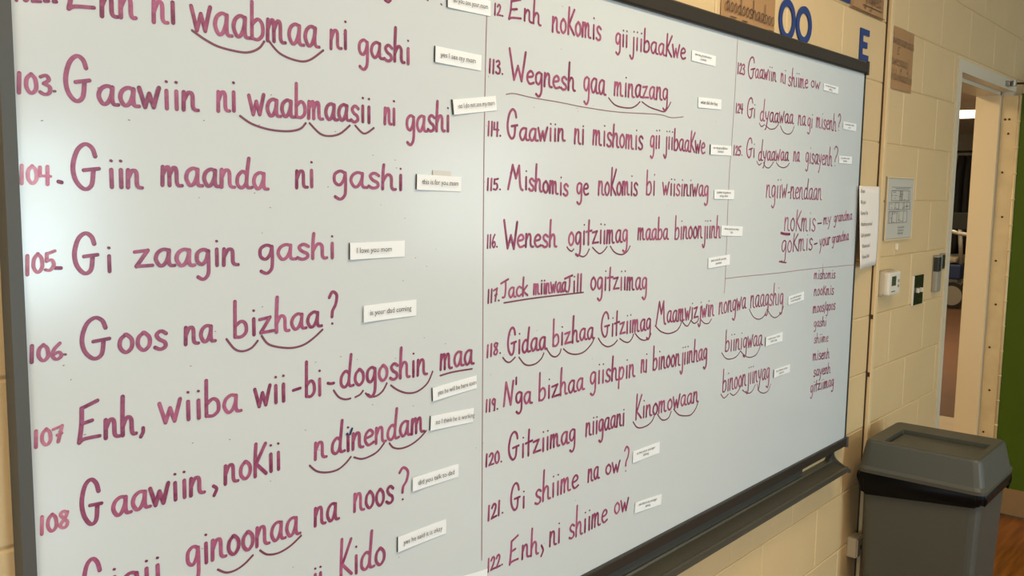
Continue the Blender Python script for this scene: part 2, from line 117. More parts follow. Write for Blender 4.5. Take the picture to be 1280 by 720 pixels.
# ---------------------------------------------------------------- materials
def s2l(c):
    return tuple(((v/255)/12.92 if v/255 <= .04045 else ((v/255+.055)/1.055)**2.4) for v in c)
def mat(name, rgb, rough=.6, metal=0, bump=0, scale=40, var=0, vscale=6, coat=0, stretch=None, emit=None, spec=.5):
    m = bpy.data.materials.new(name); m.use_nodes = True
    nt = m.node_tree; N = nt.nodes; b = N['Principled BSDF']
    c = (*s2l(rgb), 1); b.inputs['Base Color'].default_value = c
    b.inputs['Roughness'].default_value = rough; b.inputs['Metallic'].default_value = metal
    b.inputs['Coat Weight'].default_value = coat; b.inputs['Coat Roughness'].default_value = .08
    b.inputs['Specular IOR Level'].default_value = spec
    if emit:
        b.inputs['Emission Color'].default_value = (*s2l(rgb), 1); b.inputs['Emission Strength'].default_value = emit
    tc = N.new('ShaderNodeTexCoord'); mp = N.new('ShaderNodeMapping'); nt.links.new(tc.outputs['Object'], mp.inputs[0])
    if stretch: mp.inputs['Scale'].default_value = stretch
    if var:
        n = N.new('ShaderNodeTexNoise'); n.inputs['Scale'].default_value = vscale; n.inputs['Detail'].default_value = 5
        nt.links.new(mp.outputs[0], n.inputs['Vector'])
        r = N.new('ShaderNodeMapRange'); r.inputs[1].default_value = .3; r.inputs[2].default_value = .7
        r.inputs[3].default_value = 1-var; r.inputs[4].default_value = 1+var
        nt.links.new(n.outputs['Fac'], r.inputs[0])
        mx = N.new('ShaderNodeVectorMath'); mx.operation = 'SCALE'; mx.inputs[0].default_value = c[:3]
        nt.links.new(r.outputs[0], mx.inputs['Scale']); nt.links.new(mx.outputs[0], b.inputs['Base Color'])
    if bump:
        n2 = N.new('ShaderNodeTexNoise'); n2.inputs['Scale'].default_value = scale; n2.inputs['Detail'].default_value = 6
        nt.links.new(mp.outputs[0], n2.inputs['Vector'])
        bp = N.new('ShaderNodeBump'); bp.inputs['Strength'].default_value = bump; bp.inputs['Distance'].default_value = .002
        nt.links.new(n2.outputs['Fac'], bp.inputs['Height']); nt.links.new(bp.outputs[0], b.inputs['Normal'])
    return m
PAINT = (213, 186, 138)
M = dict(
    block=mat('painted_block', PAINT, .55, bump=.5, scale=90, var=.035, vscale=3),
    mortar=mat('painted_mortar', (218, 193, 146), .6, bump=.4, scale=120),
    wallp=mat('painted_plaster', (200, 202, 196), .7, bump=.2, var=.03),
    ceiling=mat('ceiling_tile', (222, 216, 200), .85, bump=.6, scale=60),
    board=mat('enamel_board', (201, 210, 212), .17, var=.012, vscale=2.5, coat=0, spec=.45),
    bronze=mat('bronze_frame', (56, 51, 43), .42, metal=.35, bump=.1),
    graymetal=mat('grey_aluminium', (92, 92, 88), .38, metal=.6, bump=.15, scale=30),
    stile=mat('dark_grey_frame_paint', (72, 72, 67), .5, bump=.15, scale=30, var=.05),
    tray=mat('tray_aluminium', (90, 88, 76), .36, metal=.55, var=.06, vscale=4),
    paper=mat('white_paper', (238, 232, 222), .75, bump=.15, scale=25),
    strip=mat('card_strip', (232, 238, 240), .7),
    print_=mat('black_print', (48, 44, 44), .7),
    greyprint=mat('grey_print', (104, 100, 98), .7),
    edgeshade=mat('dark_edge_shade', (62, 54, 50), .6),  # colour of the painted shadow line beside the strips
    tape=mat('clear_tape', (196, 194, 184), .3, coat=.3),
    kraft=mat('kraft_paper', (166, 128, 84), .8, bump=.3, scale=60, var=.04),
    kraftink=mat('brown_marker', (84, 58, 44), .7),
    blue=mat('blue_card', (26, 56, 116), .55, var=.05),
    frameP=mat('grey_door_paint', (212, 202, 178), .4, bump=.1),
    jamb=mat('cream_jamb_paint', (226, 204, 164), .45, bump=.1),
    hinge=mat('worn_hinge_plate', (214, 190, 144), .42, metal=.1, var=.08, vscale=14),
    screw=mat('dark_screw', (70, 54, 40), .45, metal=.5),
    green=mat('green_door', (68, 88, 4), .6, spec=.25, bump=.12, scale=20, var=.05),
    kick=mat('brown_kick_plate', (150, 122, 84), .4, metal=.3, var=.05),
    steel=mat('steel', (150, 148, 142), .3, metal=.9),
    white=mat('white_plastic', (222, 216, 200), .4),
    beigeP=mat('beige_plastic', (182, 168, 140), .45),
    greyP=mat('grey_plastic', (150, 144, 130), .45),
    dark=mat('dark_plastic', (38, 38, 36), .35),
    lcd=mat('lcd_screen', (70, 76, 60), .2),
    plate=mat('plate_dark_reflection', (44, 44, 36), .25, metal=.5),  # steel plate with its dark reflection put into the base colour
    bin=mat('grey_bin_plastic', (72, 73, 65), .45, bump=.25, scale=45, var=.03),
    bag=mat('black_bin_liner', (10, 10, 11), .38, spec=.12, bump=.8, scale=14),
    hallfloor=mat('brown_hall_floor', (104, 68, 40), .75, var=.08, vscale=2),
    lightfloor=mat('light_tile', (206, 184, 140), .4, var=.04),
    blackcloth=mat('black_cloth', (26, 24, 22), .9),
    greycloth=mat('grey_garland', (120, 116, 106), .9),
    bluecloth=mat('blue_vinyl', (34, 52, 92), .5),
    lamp=mat('lit_diffuser', (255, 238, 205), .5, emit=3.2),
    glass=mat('sky_pane', (235, 240, 245), .1),
)
def wood_floor():
    m = mat('varnished_wood', (150, 86, 34), .32, coat=.25)
    nt = m.node_tree; N = nt.nodes; b = N['Principled BSDF']
    tc = N.new('ShaderNodeTexCoord'); mp = N.new('ShaderNodeMapping'); mp.inputs['Scale'].default_value = (1.2, 14, 1)
    n = N.new('ShaderNodeTexNoise'); n.inputs['Scale'].default_value = 3; n.inputs['Detail'].default_value = 8
    r = N.new('ShaderNodeValToRGB')
    r.color_ramp.elements[0].position = .35; r.color_ramp.elements[0].color = (*s2l((104, 56, 16)), 1)
    r.color_ramp.elements[1].position = .7; r.color_ramp.elements[1].color = (*s2l((150, 86, 32)), 1)
    nt.links.new(tc.outputs['Object'], mp.inputs[0]); nt.links.new(mp.outputs[0], n.inputs['Vector'])
    nt.links.new(n.outputs['Fac'], r.inputs[0]); nt.links.new(r.outputs[0], b.inputs['Base Color'])
    return m
M['wood'] = wood_floor()
def ink_mat(name, thin, dark):
    # marker ink: the colour follows how much ink each stroke laid down (attribute 'ink'), plus dry streaks
    m = bpy.data.materials.new(name); m.use_nodes = True; nt = m.node_tree; N = nt.nodes; b = N['Principled BSDF']
    a = N.new('ShaderNodeAttribute'); a.attribute_name = 'ink'
    tc = N.new('ShaderNodeTexCoord'); n = N.new('ShaderNodeTexNoise'); n.inputs['Scale'].default_value = 160; n.inputs['Detail'].default_value = 3
    nt.links.new(tc.outputs['Object'], n.inputs['Vector'])
    ad = N.new('ShaderNodeMath'); ad.operation = 'MULTIPLY_ADD'; ad.inputs[1].default_value = .7; ad.inputs[2].default_value = -.35
    nt.links.new(n.outputs['Fac'], ad.inputs[0])
    s = N.new('ShaderNodeMath'); s.operation = 'ADD'; s.use_clamp = True
    nt.links.new(a.outputs['Fac'], s.inputs[0]); nt.links.new(ad.outputs[0], s.inputs[1])
    mx = N.new('ShaderNodeMix'); mx.data_type = 'RGBA'
    mx.inputs[6].default_value = (*s2l(thin), 1); mx.inputs[7].default_value = (*s2l(dark), 1)
    nt.links.new(s.outputs[0], mx.inputs[0]); nt.links.new(mx.outputs[2], b.inputs['Base Color'])
    b.inputs['Roughness'].default_value = .4
    return m
M['ink'] = ink_mat('magenta_marker_ink', (186, 104, 140), (112, 26, 70))
M['inkfade'] = ink_mat('faded_marker_ink', (222, 172, 190), (188, 104, 136))
M['inkmid'] = ink_mat('half_faded_marker_ink', (204, 140, 160), (150, 60, 96))
M['arc'] = ink_mat('thin_marker_ink', (140, 76, 98), (92, 40, 62))
M['ruled'] = ink_mat('faint_ruled_ink', (160, 128, 130), (118, 84, 88))
M['navy'] = ink_mat('navy_marker_ink', (56, 60, 110), (30, 32, 74))

# ---------------------------------------------------------------- helpers
def tag(o, label=None, cat=None, group=None, kind=None):
    if label: o['label'] = label
    if cat: o['category'] = cat
    if group: o['group'] = group
    if kind: o['kind'] = kind
    return o
def link(name, me, parent=None, loc=None, rot=None):
    o = bpy.data.objects.new(name, me); COL.objects.link(o)
    if parent: o.parent = parent
    if loc is not None: o.location = loc
    if rot is not None: o.rotation_euler = rot
    return o
def empty(name, loc, label, cat, group=None, rot=None):
    o = bpy.data.objects.new(name, None); COL.objects.link(o); o.location = loc; o.empty_display_size = .05
    if rot: o.rotation_euler = rot
    return tag(o, label, cat, group)
def box(bm, x0, x1, y0, y1, z0, z1, bev=0):
    r = bmesh.ops.create_cube(bm, size=1)
    for v in r['verts']:
        v.co = Vector(((x0+x1)/2+v.co.x*(x1-x0), (y0+y1)/2+v.co.y*(y1-y0), (z0+z1)/2+v.co.z*(z1-z0)))
    if bev:
        es = list({e for v in r['verts'] for e in v.link_edges})
        bmesh.ops.bevel(bm, geom=es, offset=bev, segments=2, affect='EDGES', profile=.6)
def mesh(bm, name, m, smooth=False):
    me = bpy.data.meshes.new(name); bmesh.ops.recalc_face_normals(bm, faces=bm.faces); bm.to_mesh(me); bm.free()
    me.materials.append(m)
    if smooth:
        for p in me.polygons: p.use_smooth = True
    return me
def bx(name, m, x0, x1, y0, y1, z0, z1, parent=None, bev=0, off=None):
    bm = bmesh.new(); box(bm, x0, x1, y0, y1, z0, z1, bev)
    if off is not None:
        for v in bm.verts: v.co -= Vector(off)
    return link(name, mesh(bm, name, m), parent)
def cyl(bm, p, q, r0, r1=None, n=16):
    r1 = r0 if r1 is None else r1
    p, q = Vector(p), Vector(q); d = q-p
    R = d.to_track_quat('Z', 'Y').to_matrix().to_4x4(); R.translation = (p+q)/2
    bmesh.ops.create_cone(bm, cap_ends=True, segments=n, radius1=r0, radius2=r1, depth=d.length, matrix=R)
def tube(bm, pts, r, n=8):
    for a, b in zip(pts, pts[1:]): cyl(bm, a, b, r, n=n)
    for p in pts[1:-1]: bmesh.ops.create_uvsphere(bm, u_segments=n, v_segments=6, radius=r, matrix=Matrix.Translation(p))
def prism(bm, poly, a0, a1, axis):
    # poly of 2D points extruded along an axis: 'x' uses (y,z), 'y' uses (x,z)
    def P(p, a): return Vector((a, p[0], p[1])) if axis == 'x' else Vector((p[0], a, p[1]))
    A = [bm.verts.new(P(p, a0)) for p in poly]; B = [bm.verts.new(P(p, a1)) for p in poly]
    bm.faces.new(A); bm.faces.new(list(reversed(B)))
    n = len(poly)
    for i in range(n): bm.faces.new((A[i], B[i], B[(i+1) % n], A[(i+1) % n]))
def ring(bm, cx, cz, rx, rz, w, y0, y1, n=40):
    vs = []
    for i in range(n):
        t = 2*PI*i/n; c, s = math.cos(t), math.sin(t)
        vs.append([bm.verts.new((cx+k[0]*c, k[2], cz+k[1]*s)) for k in ((rx, rz, y0), (rx, rz, y1), (rx-w, rz-w, y1), (rx-w, rz-w, y0))])
    for i in range(n):
        a, b = vs[i], vs[(i+1) % n]
        for j in range(4): bm.faces.new((a[j], b[j], b[(j+1) % 4], a[(j+1) % 4]))
_fonts = {}
def text_mesh(body, size, m, align='LEFT', spacing=1.0):
    # printed type as flat geometry in the x-z plane, origin at the first baseline
    cu = bpy.data.curves.new('t', 'FONT'); cu.body = body; cu.size = size; cu.align_x = align
    cu.resolution_u = 2; cu.space_line = 1.05; cu.space_character = spacing
    o = bpy.data.objects.new('t', cu); COL.objects.link(o)
    dg = bpy.context.evaluated_depsgraph_get(); me = bpy.data.meshes.new_from_object(o.evaluated_get(dg))
    bpy.data.objects.remove(o); bpy.data.curves.remove(cu)
    for v in me.vertices: v.co = Vector((v.co.x, 0, v.co.y))
    me.materials.clear(); me.materials.append(m); me.name = 'printed_text'
    return me

# ---------------------------------------------------------------- room shell
FY, RX, LX, CZ = -6.5, 6.5, -3.2, 2.85
fl = bx('floor', M['wood'], LX-.1, RX+.1, FY-.1, .02, -.1, 0); tag(fl, kind='structure')
ce = bx('ceiling', M['ceiling'], LX-.1, RX+.1, FY-.1, .2, CZ, CZ+.1); tag(ce, kind='structure')
DX0, DX1, DZ = 4.10, 5.0, 2.134
# masonry wall with the board: a core behind real blocks, cut at the doorway
bm = bmesh.new()
box(bm, LX, DX0-.01, .0042, .158, 0, CZ); box(bm, DX1+.01, RX, .0042, .158, 0, CZ); box(bm, DX0-.01, DX1+.01, .0042, .158, DZ+.01, CZ)
wall = link('wall_back', mesh(bm, 'wall_back', M['mortar'])); tag(wall, kind='structure')
def block_mesh(w):
    bm = bmesh.new(); g = .0010; c = .0035
    x0, x1, z0, z1 = g, w-g, g, .2-g
    F = [bm.verts.new(p) for p in ((x0+c, 0, z0+c), (x1-c, 0, z0+c), (x1-c, 0, z1-c), (x0+c, 0, z1-c))]
    S = [bm.verts.new(p) for p in ((x0, .0022, z0), (x1, .0022, z0), (x1, .0022, z1), (x0, .0022, z1))]
    B = [bm.verts.new((v.co.x, .0125, v.co.z)) for v in S]
    bm.faces.new(F)
    for i in range(4):
        j = (i+1) % 4
        bm.faces.new((F[i], F[j], S[j], S[i])); bm.faces.new((S[i], S[j], B[j], B[i]))
    return mesh(bm, 'block', M['block'])
cache = {}
def put_block(x0, x1, z0):
    w = round(x1-x0, 3)
    if w < .03: return
    if w not in cache: cache[w] = block_mesh(w)
    link('block', cache[w], wall, (x0, random.uniform(0, .0009), z0))
for k in range(14):
    z = .2*k
    first = -.6 if k % 2 else -.4            # odd courses break at 3.4, even ones at 3.6
    x = first
    while x < 6.3:
        a, b = x, x+.4
        if z < 2.1:
            if a < 4.05 < b: put_block(a, 4.05, z)
            elif a < 5.05 < b: put_block(5.05, b, z)
            elif b <= 4.05 or a >= 5.05: put_block(a, b, z)
        else: put_block(a, b, z)
        x = round(x+.4, 3)
# far wall and side walls, each with a window; the left window is made up
def wall_with_hole(name, ax, pos, a0, a1, h0, h1, hz0, hz1, th):
    bm = bmesh.new()
    def B(u0, u1, z0, z1):
        if ax == 'y': box(bm, u0, u1, min(pos, pos+th), max(pos, pos+th), z0, z1)
        else: box(bm, min(pos, pos+th), max(pos, pos+th), u0, u1, z0, z1)
    B(a0, h0, 0, CZ); B(h1, a1, 0, CZ); B(h0, h1, 0, hz0); B(h0, h1, hz1, CZ)
    o = link(name, mesh(bm, name, M['wallp'])); return tag(o, kind='structure')
wall_with_hole('wall_front', 'y', FY, LX, RX, 1.4, 3.3, .60, 2.0, -.12)
wall_with_hole('wall_right', 'x', RX, FY, .01, -6.15, -4.45, .9, 2.2, .12)
wall_with_hole('wall_left', 'x', LX, FY, .01, -2.9, -.9, .2, 1.7, -.12)  # opening made up to hold the added fill lamp
for n, (cx, cy, w_, z0, z1, ax) in enumerate(((2.35, FY-.05, 1.9, .60, 2.0, 'y'), (RX+.05, -5.3, 1.7, .9, 2.2, 'x'), (LX-.05, -1.9, 2.0, .2, 1.7, 'x'))):
    bm = bmesh.new()
    for s in (-w_/2, -.02, w_/2-.04):
        if ax == 'y': box(bm, cx+s, cx+s+.04, cy-.02, cy+.02, z0, z1)
        else: box(bm, cx-.02, cx+.02, cy+s, cy+s+.04, z0, z1)
    for s in (z0, z1-.04):
        if ax == 'y': box(bm, cx-w_/2, cx+w_/2, cy-.02, cy+.02, s, s+.04)
        else: box(bm, cx-.02, cx+.02, cy-w_/2, cy+w_/2, s, s+.04)
    if ax == 'y': box(bm, cx-w_/2, cx+w_/2, cy-.03, cy+.03, 1.49, 1.67)
    tag(link('window_%d' % (n+1), mesh(bm, 'window', M['frameP'])), kind='structure')
for i, (x, y) in enumerate(TROFFERS):
    t = empty('ceiling_light', (x, y, 2.805), 'recessed ceiling light ' + ['nearest the board, left end', 'nearest the board, right end', 'by the window wall, left end', 'by the window wall, right end'][i], 'ceiling light', 'classroom ceiling lights')
    bm = bmesh.new()
    for a in ((-.62, -.57, -.32, .32), (.57, .62, -.32, .32), (-.57, .57, -.32, -.27), (-.57, .57, .27, .32)): box(bm, *a, -.005, .045)
    link('frame', mesh(bm, 'frame', M['white']), t)
    bm = bmesh.new(); box(bm, -.57, .57, -.27, .27, .012, .03); link('diffuser', mesh(bm, 'diffuser', M['lamp']), t)

# ---------------------------------------------------------------- room beyond the doorway
tag(bx('floor', M['hallfloor'], 3.4, 18.2, .16, 6.2, -.1, 0), kind='structure')
tag(bx('floor', M['lightfloor'], 3.4, 7.0, .16, 6.2, 0, .004), kind='structure')
tag(bx('trim_1', M['lightfloor'], DX0-.05, DX1+.05, .0, .16, -.02, .006), kind='structure')
tag(bx('ceiling', M['ceiling'], 3.4, 18.2, .16, 6.2, 2.75, 2.85), kind='structure')
tag(bx('wall_far', M['wallp'], 18.0, 18.1, .16, 6.2, 0, 2.75), kind='structure')
tag(bx('wall_side', M['wallp'], 3.4, 18.1, 6.1, 6.2, 0, 2.75), kind='structure')
tag(bx('wall_end', M['wallp'], 3.4, 3.5, .16, 6.2, 0, 2.75), kind='structure')
tag(bx('wall_near', M['wallp'], 6.5, 18.1, .06, .16, 0, 2.75), kind='structure')
cl = empty('ceiling_lamp', (13.2, 2.36, 2.75), 'glowing round ceiling lamp seen through the doorway', 'ceiling light')
bm = bmesh.new(); cyl(bm, (0, 0, -.001), (0, 0, -.03), .50, .50, 32); link('lamp_base', mesh(bm, 'lamp_base', M['white']), cl)
bm = bmesh.new(); bmesh.ops.create_uvsphere(bm, u_segments=32, v_segments=12, radius=.48)
for v in bm.verts: v.co.z = min(v.co.z, 0)*.12-.03
link('diffuser', mesh(bm, 'diffuser', M['lamp'], True), cl)
# clothes rail with dark garments and a pale garland
rk = empty('clothes_rail', (15.2, 2.75, 0), 'dark clothes rail hung with black garments at the back of the far room', 'clothes rack')
bm = bmesh.new()
tube(bm, [Vector((0, -.45, 0)), Vector((0, -.45, 2.3)), Vector((0, .25, 2.3)), Vector((0, .25, 0))], .018)
tube(bm, [Vector((-.25, -.45, .02)), Vector((.25, -.45, .02))], .018); tube(bm, [Vector((-.25, .25, .02)), Vector((.25, .25, .02))], .018)
link('rail_frame', mesh(bm, 'rail_frame', M['dark'], True), rk)
for i in range(5):
    bm = bmesh.new(); n = 14; y0 = -.36+i*.12; rings = []
    for k in range(9):
        z = 2.24-k*.19; wv = .05+.16*min(1, k/1.5)
        rings.append([bm.verts.new((wv*math.cos(2*PI*j/n)*(1+.12*math.sin(3*j+k*.4)), y0+.05*math.sin(2*PI*j/n)*(1+.3*math.sin(2*j+i)), z)) for j in range(n)])
    for a, b in zip(rings, rings[1:]):
        for j in range(n): bm.faces.new((a[j], a[(j+1) % n], b[(j+1) % n], b[j]))
    bm.faces.new(rings[0]); bm.faces.new(rings[-1])
    link('garment', mesh(bm, 'garment', M['blackcloth'], True), rk)
gd = bmesh.new()
for k in range(15):
    bmesh.ops.create_icosphere(gd, subdivisions=1, radius=random.uniform(.035, .055), matrix=Matrix.Translation((random.uniform(-.02, .02), random.uniform(-.03, .03), 2.2-k*.085)))
o = link('garland', mesh(gd, 'garland', M['greycloth'], True), None, (14.75, 2.38, 0)); tag(o, 'grey lumpy garland hanging in front of the black garments', 'garland')
cyb = bmesh.new(); tube(cyb, [Vector((14.75, 2.38, 2.25)), Vector((14.75, 2.38, 2.75))], .006)
link('garland_cord', mesh(cyb, 'garland_cord', M['dark']), o).location = (-14.75, -2.38, 0)
# exercise machine with screen, white tray, blue body and wheel
ex = empty('wheeled_machine', (14.0, 2.5, 0), 'wheeled blue machine with a black screen and white handlebar in the far room', 'exercise machine')
def P_(name, m, f, smooth=True):
    bm = bmesh.new(); f(bm); return link(name, mesh(bm, name, m, smooth), ex)
P_('screen', M['dark'], lambda b: box(b, -.03, .02, -.10, .24, 1.14, 1.38, .008), False)
P_('handlebar', M['white'], lambda b: tube(b, [Vector((-.12, .30, 1.16)), Vector((-.16, .16, 1.13)), Vector((-.16, 0, 1.09)), Vector((-.12, -.14, 1.07)), Vector((.02, -.2, 1.08))], .028))
P_('post', M['greyP'], lambda b: tube(b, [Vector((0, .02, 1.14)), Vector((.02, -.02, .6)), Vector((.04, 0, .12))], .03))
P_('body_shell', M['bluecloth'], lambda b: box(b, -.12, .3, -.05, .17, .42, .64, .03), False)
P_('seat', M['beigeP'], lambda b: box(b, -.10, .2, .02, .20, .66, .74, .03), False)
def wheel(b):
    for r, t in ((.19, .03), (.15, .02)):
        bmesh.ops.create_cone(b, cap_ends=True, segments=28, radius1=r, radius2=r, depth=t, matrix=Matrix.Translation((0, 0, 0)) @ Matrix.Rotation(PI/2, 4, 'Y'))
for yy, zz in ((.04, .19), (.3, .19)):
    bm = bmesh.new(); bmesh.ops.create_cone(bm, cap_ends=True, segments=28, radius1=.19, radius2=.19, depth=.04, matrix=Matrix.Rotation(PI/2, 4, 'Y') )
    wl = link('wheel', mesh(bm, 'wheel', M['dark']), ex, (-.12, yy, zz))
    bm = bmesh.new(); bmesh.ops.create_cone(bm, cap_ends=True, segments=28, radius1=.14, radius2=.14, depth=.05, matrix=Matrix.Rotation(PI/2, 4, 'Y') )
    link('wheel_disc', mesh(bm, 'wheel_disc', M['greyP']), wl)

# ---------------------------------------------------------------- door frame and open green door
fr = bmesh.new()
box(fr, DX0-.05, DX0, -.004, .045, 0, DZ+.05); box(fr, DX1, DX1+.05, -.004, .045, 0, DZ+.05); box(fr, DX0, DX1, -.004, .045, DZ, DZ+.05)
fo = link('door_1', mesh(fr, 'door_1', M['frameP'])); tag(fo, kind='structure')
fr = bmesh.new(); box(fr, DX0-.03, DX0+.016, .05, .16, 0, DZ); link('door_stop', mesh(fr, 'door_stop', M['jamb']), fo)
fr = bmesh.new(); box(fr, DX1-.016, DX1+.03, .05, .16, 0, DZ); link('door_stop', mesh(fr, 'door_stop', M['jamb']), fo)
fr = bmesh.new(); box(fr, DX0-.03, DX1+.03, .05, .16, DZ-.016, DZ+.03); link('door_stop', mesh(fr, 'door_stop', M['frameP']), fo)
fr = bmesh.new(); box(fr, DX0-.03, DX1+.03, .044, .052, DZ, DZ+.03); box(fr, DX0-.03, DX0, .044, .052, 0, DZ); box(fr, DX1, DX1+.03, .044, .052, 0, DZ)
link('rabbet', mesh(fr, 'rabbet', M['frameP']), fo)
fr = bmesh.new(); box(fr, DX0-.001, DX0+.0025, .008, .036, .98, 1.10); link('strike_plate', mesh(fr, 'strike_plate', M['steel']), fo)
# continuous hinge on the right jamb with its screws
hg = bmesh.new(); box(hg, DX1-.003, DX1+.001, -.028, .040, .02, DZ-.02)
ho = link('hinge_plate', mesh(hg, 'hinge_plate', M['hinge']), fo)
zs = [.2, .42, .64, .86, 1.08, 1.3, 1.52, 1.74, 1.93]
for i, z in enumerate(zs):
    bm = bmesh.new(); cyl(bm, (DX1-.0045, .012+(.008 if i % 2 else -.006), z), (DX1-.002, .012+(.008 if i % 2 else -.006), z), .0055, n=10)
    link('screw', mesh(bm, 'screw', M['screw']), ho)
for y in (.006, .024):
    bm = bmesh.new(); cyl(bm, (DX1-.0045, y, 2.0), (DX1-.002, y, 2.0), .0055, n=10); link('screw', mesh(bm, 'screw', M['screw']), ho)
bm = bmesh.new(); cyl(bm, (DX1+.004, -.034, .02), (DX1+.004, -.034, DZ-.02), .008, n=14)
for i in range(16): cyl(bm, (DX1+.004, -.034, .08+i*.127), (DX1+.004, -.034, .088+i*.127), .0095, n=14)
link('hinge_knuckle', mesh(bm, 'hinge_knuckle', M['hinge'], True), ho)
dl = empty('green_door', (DX1, -.036, .015), 'green door standing wide open into the classroom', 'door')
bx('door_leaf', M['green'], .002, .046, -.90, -.004, .13, DZ-.025, dl)
bx('kick_plate', M['kick'], .0, .048, -.90, -.004, .0, .135, dl)
bm = bmesh.new(); cyl(bm, (0, -.84, 1.0), (-.05, -.84, 1.0), .012); cyl(bm, (-.05, -.85, 1.0), (-.05, -.74, 1.0), .010); cyl(bm, (.001, -.84, 1.0), (-.006, -.84, 1.0), .03)
link('door_handle', mesh(bm, 'door_handle', M['steel'], False), dl)
# closer arm from the head of the frame to the door
ca = empty('door_closer', (4.86, -.004, 2.158), 'thin dark closer arm reaching from the door head to the open green door', 'door closer')
bx('shoe', M['steel'], -.035, .035, -.018, 0, -.011, .011, ca, .002)
bm = bmesh.new(); tube(bm, [Vector((.0, -.03, 0)), Vector((.07, -.25, -.004)), Vector((.12, -.46, -.008))], .005); link('arm', mesh(bm, 'arm', M['screw'], True), ca)
bm = bmesh.new(); cyl(bm, (0, -.03, -.012), (0, -.03, .012), .012); cyl(bm, (0, -.017, 0), (0, -.035, 0), .006); link('pivot', mesh(bm, 'pivot', M['steel']), ca)
bx('closer_body', M['steel'], .075, .139, -.62, -.38, -.1, -.04, ca, .006)
bm = bmesh.new(); cyl(bm, (.12, -.46, -.045), (.12, -.46, -.004), .008); link('spindle', mesh(bm, 'spindle', M['steel']), ca)

# ---------------------------------------------------------------- whiteboard
BX0, BX1, BZ0, BZ1, BY = .3988, 2.947, .815, 2.005, -.02
wb = empty('whiteboard', (BX0, 0, BZ0), 'large white dry-erase board covered in magenta handwriting, dark bronze frame', 'whiteboard')
WO = (BX0, 0, BZ0)
bx('writing_surface', M['board'], BX0-.004, BX1+.004, BY, -.004, BZ0-.006, BZ1+.006, wb, off=WO)
def prof(name, m, poly, a0, a1, axis):
    bm = bmesh.new(); prism(bm, poly, a0, a1, axis)
    for v in bm.verts: v.co -= Vector(WO)
    return link(name, mesh(bm, name, m), wb)
# rails: profile in (y, z)
prof('frame_rail', M['bronze'], [(0, BZ1), (-.027, BZ1), (-.030, BZ1+.004), (-.030, BZ1+.033), (-.026, BZ1+.037), (0, BZ1+.037)], BX0-.014, BX1+.004, 'x')
prof('frame_rail', M['bronze'], [(0, BZ0), (-.027, BZ0), (-.028, BZ0-.003), (-.028, BZ0-.027), (-.024, BZ0-.030), (0, BZ0-.030)], BX0-.014, BX1+.004, 'x')
def stile(x0, x1, m, yf=-.027):
    bm = bmesh.new(); box(bm, x0, x1, yf, 0, BZ0, BZ1)
    for v in bm.verts: v.co -= Vector(WO)
    return link('frame_stile', mesh(bm, 'frame_stile', m), wb)
stile(BX0-.015, BX0, M['stile'], -.025); stile(BX1, BX1+.004, M['dark'], -.024)
for z0, z1 in ((BZ1-.004, BZ1+.039), (BZ0-.032, BZ0+.004)):
    bx('corner_cap', M['graymetal'] if z0 < 1 else M['bronze'], BX1-.004, BX1+.007, -.033, 0, z0, z1, wb, .002, off=WO)
# chalk tray under the board
tr = empty('marker_tray', (BX0, 0, .73), 'long grey metal marker tray under the whiteboard', 'marker tray')
TO = (BX0, 0, .73)
def tprof(name, m, poly, a0, a1, parent=tr):
    bm = bmesh.new(); prism(bm, poly, a0, a1, 'x')
    for v in bm.verts: v.co -= Vector(TO)
    return link(name, mesh(bm, name, m), parent)
tprof('back_flange', M['graymetal'], [(-.001, .780), (-.014, .780), (-.014, .758), (-.001, .758)], BX0-.01, 2.628)
tprof('tray_shelf', M['tray'], [(-.001, .758), (-.018, .757), (-.020, .752), (-.058, .741), (-.064, .745), (-.070, .743), (-.072, .729), (-.055, .729), (-.001, .742)], BX0-.01, 2.862)
bm = bmesh.new()
def eprof(t):   # curved end bracket: narrow at the frame, flaring out to the tray
    pts = [(-.001, .781), (-.020, .781)]
    for k in range(9):
        a = k/8; pts.append((-.020-.056*(a**1.8), .781-.044*a**.75))
    pts += [(-.078, .726), (-.001, .726)]
    return pts
prism(bm, eprof(0), 2.858, 2.866, 'x')
for v in bm.verts: v.co -= Vector(TO)
ec = link('end_cap', mesh(bm, 'end_cap', M['graymetal']), tr)
bm = bmesh.new(); A = []; n = 10
# sloped gusset inside the end cap
for k in range(n+1):
    a = k/n; x = 2.80+.058*a; A.append((x, .748+.032*(a**2.2)))
prism(bm, A+[(2.858, .744), (2.80, .744)], -.016, -.004, 'y')
for v in bm.verts: v.co -= Vector(TO)
link('end_gusset', mesh(bm, 'end_gusset', M['graymetal']), tr)

